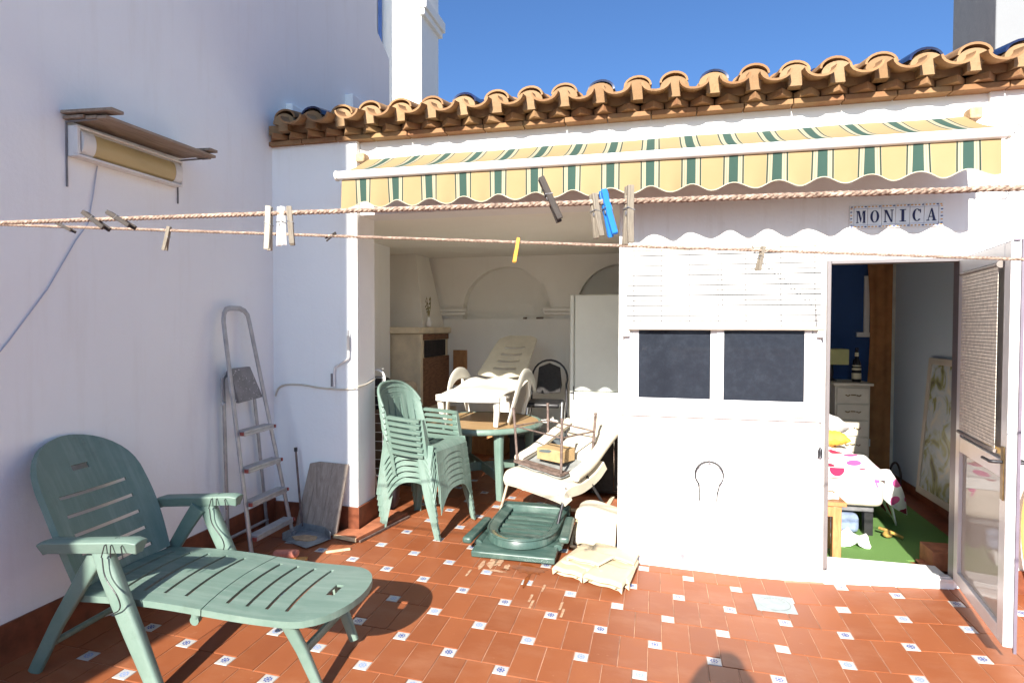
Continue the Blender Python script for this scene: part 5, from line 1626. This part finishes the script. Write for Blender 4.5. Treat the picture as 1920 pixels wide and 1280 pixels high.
    # yellow hose at the right edge
    y = thing('garden_hose', 'yellow garden hose hanging in a loop against the right wall', 'hose', (2.15, 4.03, .3))
    m = MB(); pts = [(2.19 + .075 * math.cos(R(a)), 4.035 - .01 * math.sin(R(a * 2)), .45 + .31 * math.sin(R(a))) for a in range(0, 360, 12)]
    m.tube(pts, .013, 8, closed=True); m.tube([(p[0] + .03, p[1] - .02, p[2]) for p in pts], .013, 8, closed=True); m.build('loop', MT['hose_yellow'], y, smooth=60)

# ------------------------------------------------------------------ BEDROOM CONTENT
def build_bedroom():
    m = MB(); z = .038
    pl = [(-.12, 4.37), (1.765, 4.37), (1.70, 4.56), (2.20, 4.62), (2.26, 6.9), (-.12, 6.9)]
    m.prism(pl, lambda u, v: (u, v, z - .006), lambda u, v: (u, v, z + .006))
    tag(m.build('carpet', MT['turf']), 'bright green artificial grass carpet on the bedroom floor', 'carpet')
    b = thing('corner_step', 'terracotta box step standing beside the right door jamb inside', 'step', (1.95, 4.5, .03))
    m = MB(); m.box(1.80, 2.2, 4.40, 4.60, .045, .17); m.box(1.76, 1.80, 4.40, 4.56, .045, .06); m.build('block', MT['copper'], b, bevel=.005)
    # bed
    t = thing('bed', 'single bed with beige sheet and a duvet in white with pink and wine red dots', 'bed', (1.0, 5.9, .045))
    m = MB(); m.box(.32, 1.66, 5.04, 6.90, .22, .272); m.build('base', MT['grey_metal'], t, bevel=.01)
    for x in (.4, 1.62):
        for y in (5.06, 6.8):
            m = MB(); m.box(x - .03, x + .03, y - .03, y + .03, .045, .219); m.build('leg', MT['black_plastic'], t)
    m = MB(); m.box(.30, 1.71, 4.96, 6.92, .275, .53); m.build('mattress', MT['sheet'], t, bevel=.06, bseg=4)
    m = MB()
    NU, NV = 34, 26
    def dv(i, j):
        # u along width from left (x=.3) over the right edge and down; v along length
        u = 1.5 * i / NU + .25; v = j / NV
        y = 5.0 + 1.25 * v + (0.12 * max(0, u - 1.42))
        lump = .025 * math.sin(u * 9 + v * 5) + .02 * math.sin(v * 14 + u * 3) + .10 * max(0, 1 - ((u - .9) ** 2 + (v - .75) ** 2) * 6)
        if u < 1.42:
            return (.3 + u - .0, y - .015 * math.sin(u * 7), .555 + lump * (.2 + min(1, v * 2.5)))
        q = (u - 1.42) / .33
        drop = .50 * q * (1 + .0 * v) * (1 - .35 * v)
        return (1.72 + .20 * q + .02 * math.sin(v * 9), y + .28 * q * (1 - v) * 1.0, .55 - drop + lump * .3 * (1 - q))
    m.sheet(dv, NU, NV, .012)
    d = m.build('duvet', MT['duvet'], t, smooth=80)
    uv = d.data.uv_layers.new(name='UVMap')
    wv = Vector(t['_w'])
    for p in d.data.polygons:
        for li in p.loop_indices:
            c = d.data.vertices[d.data.loops[li].vertex_index].co + wv
            uu = c.x if c.z > .52 else 1.72 + (.55 - c.z)
            uv.data[li].uv = (uu * 5.2, c.y * 5.2)
    m = MB()
    Lp = spline([(1.60, 4.955, .565), (1.69, 5.0, .37), (1.85, 5.18, .23), (2.0, 5.38, .13)], 5); Rp = spline([(1.735, 4.975, .57), (1.86, 5.10, .42), (1.97, 5.28, .25), (2.035, 5.42, .12)], 5)
    m.sheet(lambda i, j: Lp[i].lerp(Rp[i], j / 6) + Vector((0, -.018 * math.sin(j * 1.1 + i * .35), 0)), len(Lp) - 1, 6, .008)
    h = m.build('duvet_corner', MT['duvet'], t, smooth=80); uv = h.data.uv_layers.new(name='UVMap')
    for p in h.data.polygons:
        for li in p.loop_indices:
            c = h.data.vertices[h.data.loops[li].vertex_index].co + wv
            uv.data[li].uv = (c.x * 6.5 + .4, c.z * 6.5 + 7.2)
    # front hem folding over the mattress end
    m = MB(); m.sheet(lambda i, j: (.55 + 1.17 * i / 20, 4.955 - .01 * math.sin(i), .575 - .075 * j / 3), 20, 3, .008)
    h = m.build('duvet_hem', MT['duvet'], t, smooth=80); uv = h.data.uv_layers.new(name='UVMap')
    for p in h.data.polygons:
        for li in p.loop_indices:
            c = h.data.vertices[h.data.loops[li].vertex_index].co + wv
            uv.data[li].uv = (c.x * 5.2, c.z * 5.2 + 20.1)
    def pillow(nm, lab, cx, cy, cz, rx, ry, rz_, mat, rot=0):
        m = MB()
        n = 12
        for s in (1, -1):
            def f(i, j, s=s):
                u = -1 + 2 * i / n; v = -1 + 2 * j / n
                h = rz_ * (max(0, 1 - abs(u) ** 3) * max(0, 1 - abs(v) ** 3)) ** .6
                c, q = math.cos(rot), math.sin(rot)
                X, Y = u * rx, v * ry
                return (cx + c * X - q * Y, cy + q * X + c * Y, cz + s * h + .01 * math.sin(i * 2 + j))
            m.sheet(f, n, n, .004 * s)
        return tag(m.build(nm, mat, smooth=80), lab, 'pillow')
    pillow('pillow', 'white dotted pillow propped at the far end of the bed', 1.42, 6.05, .74, .30, .22, .11, MT['duvet'], .3)
    pillow('yellow_cushion', 'small yellow and cream cushion lying on the duvet below the pillow', 1.50, 5.72, .67, .16, .10, .06, MT['yellow_cloth'], .1)
    # stuff under the bed
    s = thing('underbed_bag', 'blue crumpled bag under the bed end', 'bag', (1.4, 5.1, .05))
    m = MB(); m.box(1.30, 1.56, 5.02, 5.3, .05, .20); m.build('body', MT['dark_blue_cloth'], s, bevel=.04)
    m = MB(); m.sheet(lambda i, j: (1.18 + .36 * i / 12, 4.72 + .22 * j / 8, .085 + .03 * math.sin(i * .9) * math.cos(j * .8) + .012 * math.sin(i * 2.3)), 12, 8, .03)
    tag(m.build('white_cloth', MT['towel'], smooth=80), 'white crumpled cloth on the green carpet in front of the bed', 'cloth')
    m = MB(); m.lathe([(.0, -.03), (.03, -.015), (.035, 0), (.02, .02), (0, .028)], (1.74, 5.0, .075), 12); m.tube(spline([(1.70, 5.06, .10), (1.76, 5.02, .09), (1.84, 4.98, .06)], 4), .012, 6)
    tag(m.build('plush_toy', simple('orange_green_plush', (.35, .22, .05), .9, .3, 30), smooth=60), 'small orange and green toy on the carpet by the bed corner', 'toy')
    # wooden bench
    t = thing('wooden_bench', 'small varnished pine bench just inside the door at the left', 'bench', (1.1, 4.5, .045))
    m = MB(); m.box(.75, 1.285, 4.40, 4.72, .425, .455); m.build('seat', MT['bench_wood'], t, bevel=.005)
    m = MB(); m.box(.78, 1.25, 4.415, 4.435, .35, .423); m.build('apron', MT['bench_wood'], t, bevel=.003)
    for x in (.79, 1.20):
        for y in (4.41, 4.66):
            m = MB(); m.box(x, x + .055, y, y + .05, .045, .424); m.build('leg', MT['bench_wood'], t, bevel=.004)
    m = MB(); m.sheet(lambda i, j: (1.08 + .17 * i / 8, 4.46 + .16 * j / 6, .475 + .02 * math.sin(i * 1.1) * math.sin(j)), 8, 6, .018)
    tag(m.build('folded_cloth', MT['towel'], smooth=80), 'white folded cloth lying on the pine bench', 'cloth')
    # chest of drawers
    t = thing('chest_of_drawers', 'narrow cream chest of drawers against the blue wall', 'chest of drawers', (1.92, 6.75, .045))
    X0, X1, Y0 = 1.78, 2.10, 6.52
    m = MB(); m.box(X0, X1, Y0 + .02, 6.97, .05, 1.065); m.build('body', MT['cream_wood'], t, bevel=.004)
    m = MB(); m.box(X0 - .025, X1 + .025, Y0 - .01, 6.985, 1.067, 1.095); m.build('top', MT['cream_wood'], t, bevel=.006)
    for k in range(6):
        z = 1.045 - k * .165
        m = MB(); m.box(X0 + .015, X1 - .015, Y0, Y0 + .019, z - .15, z); dr = m.build('drawer', MT['cream_wood'], t, bevel=.004)
        m = MB(); cx = (X0 + X1) / 2
        for q in (-1, 0, 1): m.tube([(cx + q * .05 - .02, Y0 - .008, z - .07), (cx + q * .05, Y0 - .02, z - .08 + .012 * (q == 0)), (cx + q * .05 + .02, Y0 - .008, z - .07)], .005, 6)
        h = m.build('handle', MT['bronze'], dr, smooth=60); h.data.transform(Matrix.Translation(-wv * 0 - Vector(t['_w'])))
    t = thing('table_lamp', 'table lamp with a square pale green shade on the chest of drawers', 'lamp', (1.79, 6.75, 1.096))
    m = MB(); m.box(1.66, 1.93, 6.62, 6.86, 1.27, 1.43); m.build('lamp_shade', MT['lampshade'], t, bevel=.008)
    m = MB(); m.lathe([(.05, 0), (.05, .01), (.012, .03), (.02, .09), (.01, .17)], (1.80, 6.74, 1.096), 14); m.build('base', MT['dark_metal'], t, smooth=60)
    t = thing('bottle', 'dark bottle with cream labels on the chest of drawers', 'bottle', (2.02, 6.68, 1.096))
    m = MB(); m.lathe([(.038, 0), (.042, .01), (.042, .15), (.035, .20), (.016, .25), (.014, .32), (.017, .34), (.012, .35)], (2.01, 6.66, 1.097), 18); m.build('glass', MT['bottle'], t, smooth=60)
    m = MB(); m.lathe([(.0430, .03), (.0436, .03), (.0436, .09), (.0430, .09)], (2.01, 6.66, 1.097), 18); m.lathe([(.0430, .12), (.0436, .12), (.040, .17), (.038, .17)], (2.01, 6.66, 1.097), 18); m.lathe([(.0165, .26), (.018, .26), (.0175, .30), (.015, .30)], (2.01, 6.66, 1.097), 18); m.build('label', MT['label_cream'], t, smooth=60)
    # curtain
    t = thing('curtain', 'long orange brown curtain hanging in the far corner of the bedroom', 'curtain', (2.32, 6.92, .1))
    m = MB()
    def cu(i, j):
        u = i / 24; v = j / 20
        xl = 2.17 + .03 * math.sin(v * 5) - .05 * max(0, v - .6) + .03 * v
        return (xl + (2.415 - xl) * u, 6.92 - .007 * math.sin(u * 13), 2.42 - 2.28 * v)
    m.sheet(cu, 24, 20, .004); m.build('cloth', MT['curtain'], t, smooth=70)
    m = MB(); m.tube([(1.9, 6.93, 2.44), (2.40, 6.93, 2.44)], .012, 8); m.build('rod', MT['dark_metal'], t, smooth=50)
    t = thing('wall_socket', 'white electric socket low on the blue wall beside the chest', 'socket', (2.14, 6.9, .45))
    m = MB(); m.box(2.135, 2.215, 6.87, 6.89, .40, .48); m.build('plate', MT['white_paint'], t, bevel=.004)
    m = MB(); m.box(2.165, 2.19, 6.855, 6.87, .425, .455); m.build('plug', MT['black_plastic'], t, bevel=.004)
    # framed picture leaning on the side wall
    t = thing('framed_picture', 'tall framed abstract picture leaning on the pale blue side wall', 'picture', (2.38, 5.8, .1))
    def PX(y, z, o=0): return (2.345 + .085 * (z - .18) / 1.2 - o, y, z)
    y0, y1, z0, z1 = 5.30, 6.06, .16, 1.38
    m = MB(); fw = .055
    for (a_, b_, c_, d_) in ((y0, y1, z0, z0 + fw), (y0, y1, z1 - fw, z1), (y0, y0 + fw, z0 + fw, z1 - fw), (y1 - fw, y1, z0 + fw, z1 - fw)):
        m.add([PX(a_, c_, .012), PX(b_, c_, .012), PX(b_, d_, .012), PX(a_, d_, .012), PX(a_, c_, -.012), PX(b_, c_, -.012), PX(b_, d_, -.012), PX(a_, d_, -.012)], [(0, 1, 2, 3), (4, 7, 6, 5), (0, 4, 5, 1), (1, 5, 6, 2), (2, 6, 7, 3), (3, 7, 4, 0)])
    m.build('frame', MT['picture_frame'], t, weld=.0001)
    pm = NT('abstract_print'); v = pm.coord('Object')
    vo = pm.new('ShaderNodeTexVoronoi'); vo.inputs['Scale'].default_value = 6; pm.link(v, vo.inputs['Vector'])
    pm.set(Base_Color=pm.ramp(pm.noise(v, 4.5, 3, .5, 1.2), [(.28, (.10, .09, .07)), (.42, (.32, .34, .16)), (.52, (.45, .52, .56)), (.68, (.62, .60, .48))]), Roughness=.25)
    m = MB(); m.add([PX(y0 + fw, z0 + fw, 0), PX(y1 - fw, z0 + fw, 0), PX(y1 - fw, z1 - fw, 0), PX(y0 + fw, z1 - fw, 0)], [(0, 1, 2, 3)]); m.build('print', pm.mat, t)
    t = thing('coiled_lead', 'dark coiled cable on the floor in the far bedroom corner', 'cable', (2.33, 6.6, .05))
    m = MB(); m.tube(spline([(2.30, 6.62, .07), (2.32, 6.60, .26), (2.36, 6.58, .30), (2.39, 6.56, .20), (2.36, 6.5, .08), (2.28, 6.45, .07), (2.2, 6.4, .06)], 5), .010, 6); m.build('lead', MT['black_plastic'], t, smooth=60)

# ------------------------------------------------------------------ PHOTOGRAPHER (only the shadow falls into view)
def build_person():
    # joints: name -> (pos, radius); stands just behind the camera
    bx, by = .07, -.27
    J = {'pelvis': ((bx, by, .97), .15), 'waist': ((bx, by + .01, 1.15), .135), 'chest': ((bx, by, 1.38), .16), 'neck': ((bx, by + .01, 1.56), .055), 'head': ((bx, by + .03, 1.70), .095), 'crown': ((bx, by + .02, 1.795), .08)}
    E = [('pelvis', 'waist'), ('waist', 'chest'), ('chest', 'neck'), ('neck', 'head'), ('head', 'crown')]
    for s, n in ((-1, 'l'), (1, 'r')):
        J['sh' + n] = ((bx + s * .19, by, 1.47), .062); J['el' + n] = ((bx + s * .30, by + .14, 1.28), .046); J['wr' + n] = ((bx + s * .13, by + .20, 1.53), .033); J['ha' + n] = ((bx + s * .085, by + .20, 1.60), .038)
        J['hip' + n] = ((bx + s * .10, by, .90), .095); J['kn' + n] = ((bx + s * .12, by + .02, .50), .06); J['an' + n] = ((bx + s * .13, by, .10), .042); J['to' + n] = ((bx + s * .15, by + .15, .055), .038)
        E += [('chest', 'sh' + n), ('sh' + n, 'el' + n), ('el' + n, 'wr' + n), ('wr' + n, 'ha' + n), ('pelvis', 'hip' + n), ('hip' + n, 'kn' + n), ('kn' + n, 'an' + n), ('an' + n, 'to' + n)]
        for q in range(4):
            f1 = 'f%s%d' % (n, q)
            J[f1] = ((bx + s * (.065 - .008 * q), by + .205 + .012 * q, 1.635), .010); J[f1 + 'b'] = ((bx + s * .045, by + .215 + .012 * q, 1.66 - .012 * q), .009)
            E += [('ha' + n, f1), (f1, f1 + 'b')]
        J['th' + n] = ((bx + s * .06, by + .19, 1.585), .011); E += [('ha' + n, 'th' + n)]
    keys = list(J)
    me = bpy.data.meshes.new('person')
    me.from_pydata([(J[k][0][0], J[k][0][1], J[k][0][2] * 1.04) for k in keys], [(keys.index(a), keys.index(b)) for a, b in E], [])
    o = bpy.data.objects.new('person', me); COL.objects.link(o)
    me.materials.append(MT['shirt'])
    sk = o.modifiers.new('skin', 'SKIN'); sk.use_smooth_shade = True
    lay = me.skin_vertices[0].data if me.skin_vertices else None
    if lay is None:
        bm = bmesh.new(); bm.from_mesh(me); bm.verts.layers.skin.verify(); bm.to_mesh(me); bm.free(); lay = me.skin_vertices[0].data
    for i, k in enumerate(keys):
        r = J[k][1]; lay[i].radius = (r, r); lay[i].use_root = (k == 'pelvis')
    sb = o.modifiers.new('sub', 'SUBSURF'); sb.levels = 1; sb.render_levels = 2
    tag(o, 'person in grey clothes standing behind the viewpoint, both hands raised to the face', 'person')

# ------------------------------------------------------------------ CAMERA, LIGHT
def camera_light():
    sc = bpy.context.scene
    cam = bpy.data.cameras.new('camera'); co = bpy.data.objects.new('camera', cam); COL.objects.link(co)
    right = Vector((0.97178002, 0.2358796, 0.00209671)); up = Vector((-0.00777604, 0.02314958, 0.99970177)); fwd = Vector((-0.23576072, 0.97150652, -0.02433051))
    M = Matrix((right, up, -fwd)).transposed().to_4x4(); M.translation = (0, 0, CZ)
    co.matrix_world = M
    cam.sensor_width = 36; cam.lens = 1101.338 / 1920 * 36; cam.clip_end = 1000; cam.clip_start = .02
    sc.camera = co
    el = R(29.0)
    d = Vector((.09, 1, 0)).normalized()
    dirn = Vector((d.x * math.cos(el), d.y * math.cos(el), -math.sin(el)))
    sun = bpy.data.lights.new('sun', 'SUN'); sun.energy = SUN; sun.angle = R(.5); sun.color = (1.0, .93, .84)
    so = bpy.data.objects.new('sun', sun); COL.objects.link(so); so.rotation_euler = dirn.to_track_quat('-Z', 'Y').to_euler()
    w = bpy.data.worlds.new('World'); sc.world = w; w.use_nodes = True
    nt = w.node_tree; bg = nt.nodes['Background']; bg.inputs['Strength'].default_value = SKY
    sk = nt.nodes.new('ShaderNodeTexSky'); sk.sky_type = 'NISHITA'; sk.sun_disc = False
    sk.sun_elevation = el
    # direction towards the sun is -dirn ; sky rotation is measured from +Y clockwise
    s = -dirn
    sk.sun_rotation = math.atan2(s.x, s.y)
    sk.altitude = 50; sk.air_density = 1.0; sk.dust_density = 2.2; sk.ozone_density = 3.5
    tint = nt.nodes.new('ShaderNodeMix'); tint.data_type = 'RGBA'; tint.blend_type = 'MULTIPLY'; tint.inputs[0].default_value = 1; tint.inputs[7].default_value = (.41, .56, .74, 1)
    nt.links.new(sk.outputs[0], tint.inputs[6]); nt.links.new(tint.outputs[2], bg.inputs['Color'])
    v = sc.view_settings; v.view_transform = 'Standard'; v.look = 'None'; v.gamma = 1; v.use_curve_mapping = False; v.exposure = EXPO
    sc.cycles.max_bounces = 8; sc.cycles.diffuse_bounces = 6; sc.cycles.glossy_bounces = 3
    try: sc.cycles.use_denoising = True
    except Exception: pass

SUN, SKY, EXPO = 4.3, .086, 1.62
build_ground(); build_floor(); build_left_wall(); build_far(); build_surroundings()
build_house(); build_door(); build_awning(); build_sign()
build_ropes(); build_pegs()
fz = floor_z(-2.2, 2.4) + .008
make_lounger('sun_lounger', 'pale green plastic sun lounger with raised slatted back, open in the foreground', 'sun lounger', MT['green'], None, (-2.575, 2.385, fz - .005), R(4.5))
build_stack(); build_table(); build_white_lounger(); build_armchair(); build_fridge(); build_fireplace(); build_folding_chair(); build_left_porch()
build_folded_lounger(); build_pads(); build_ladder(); build_wall_fittings(); build_bedroom(); build_person()
camera_light()
for o in bpy.data.objects:
    if '_w' in o: del o['_w']
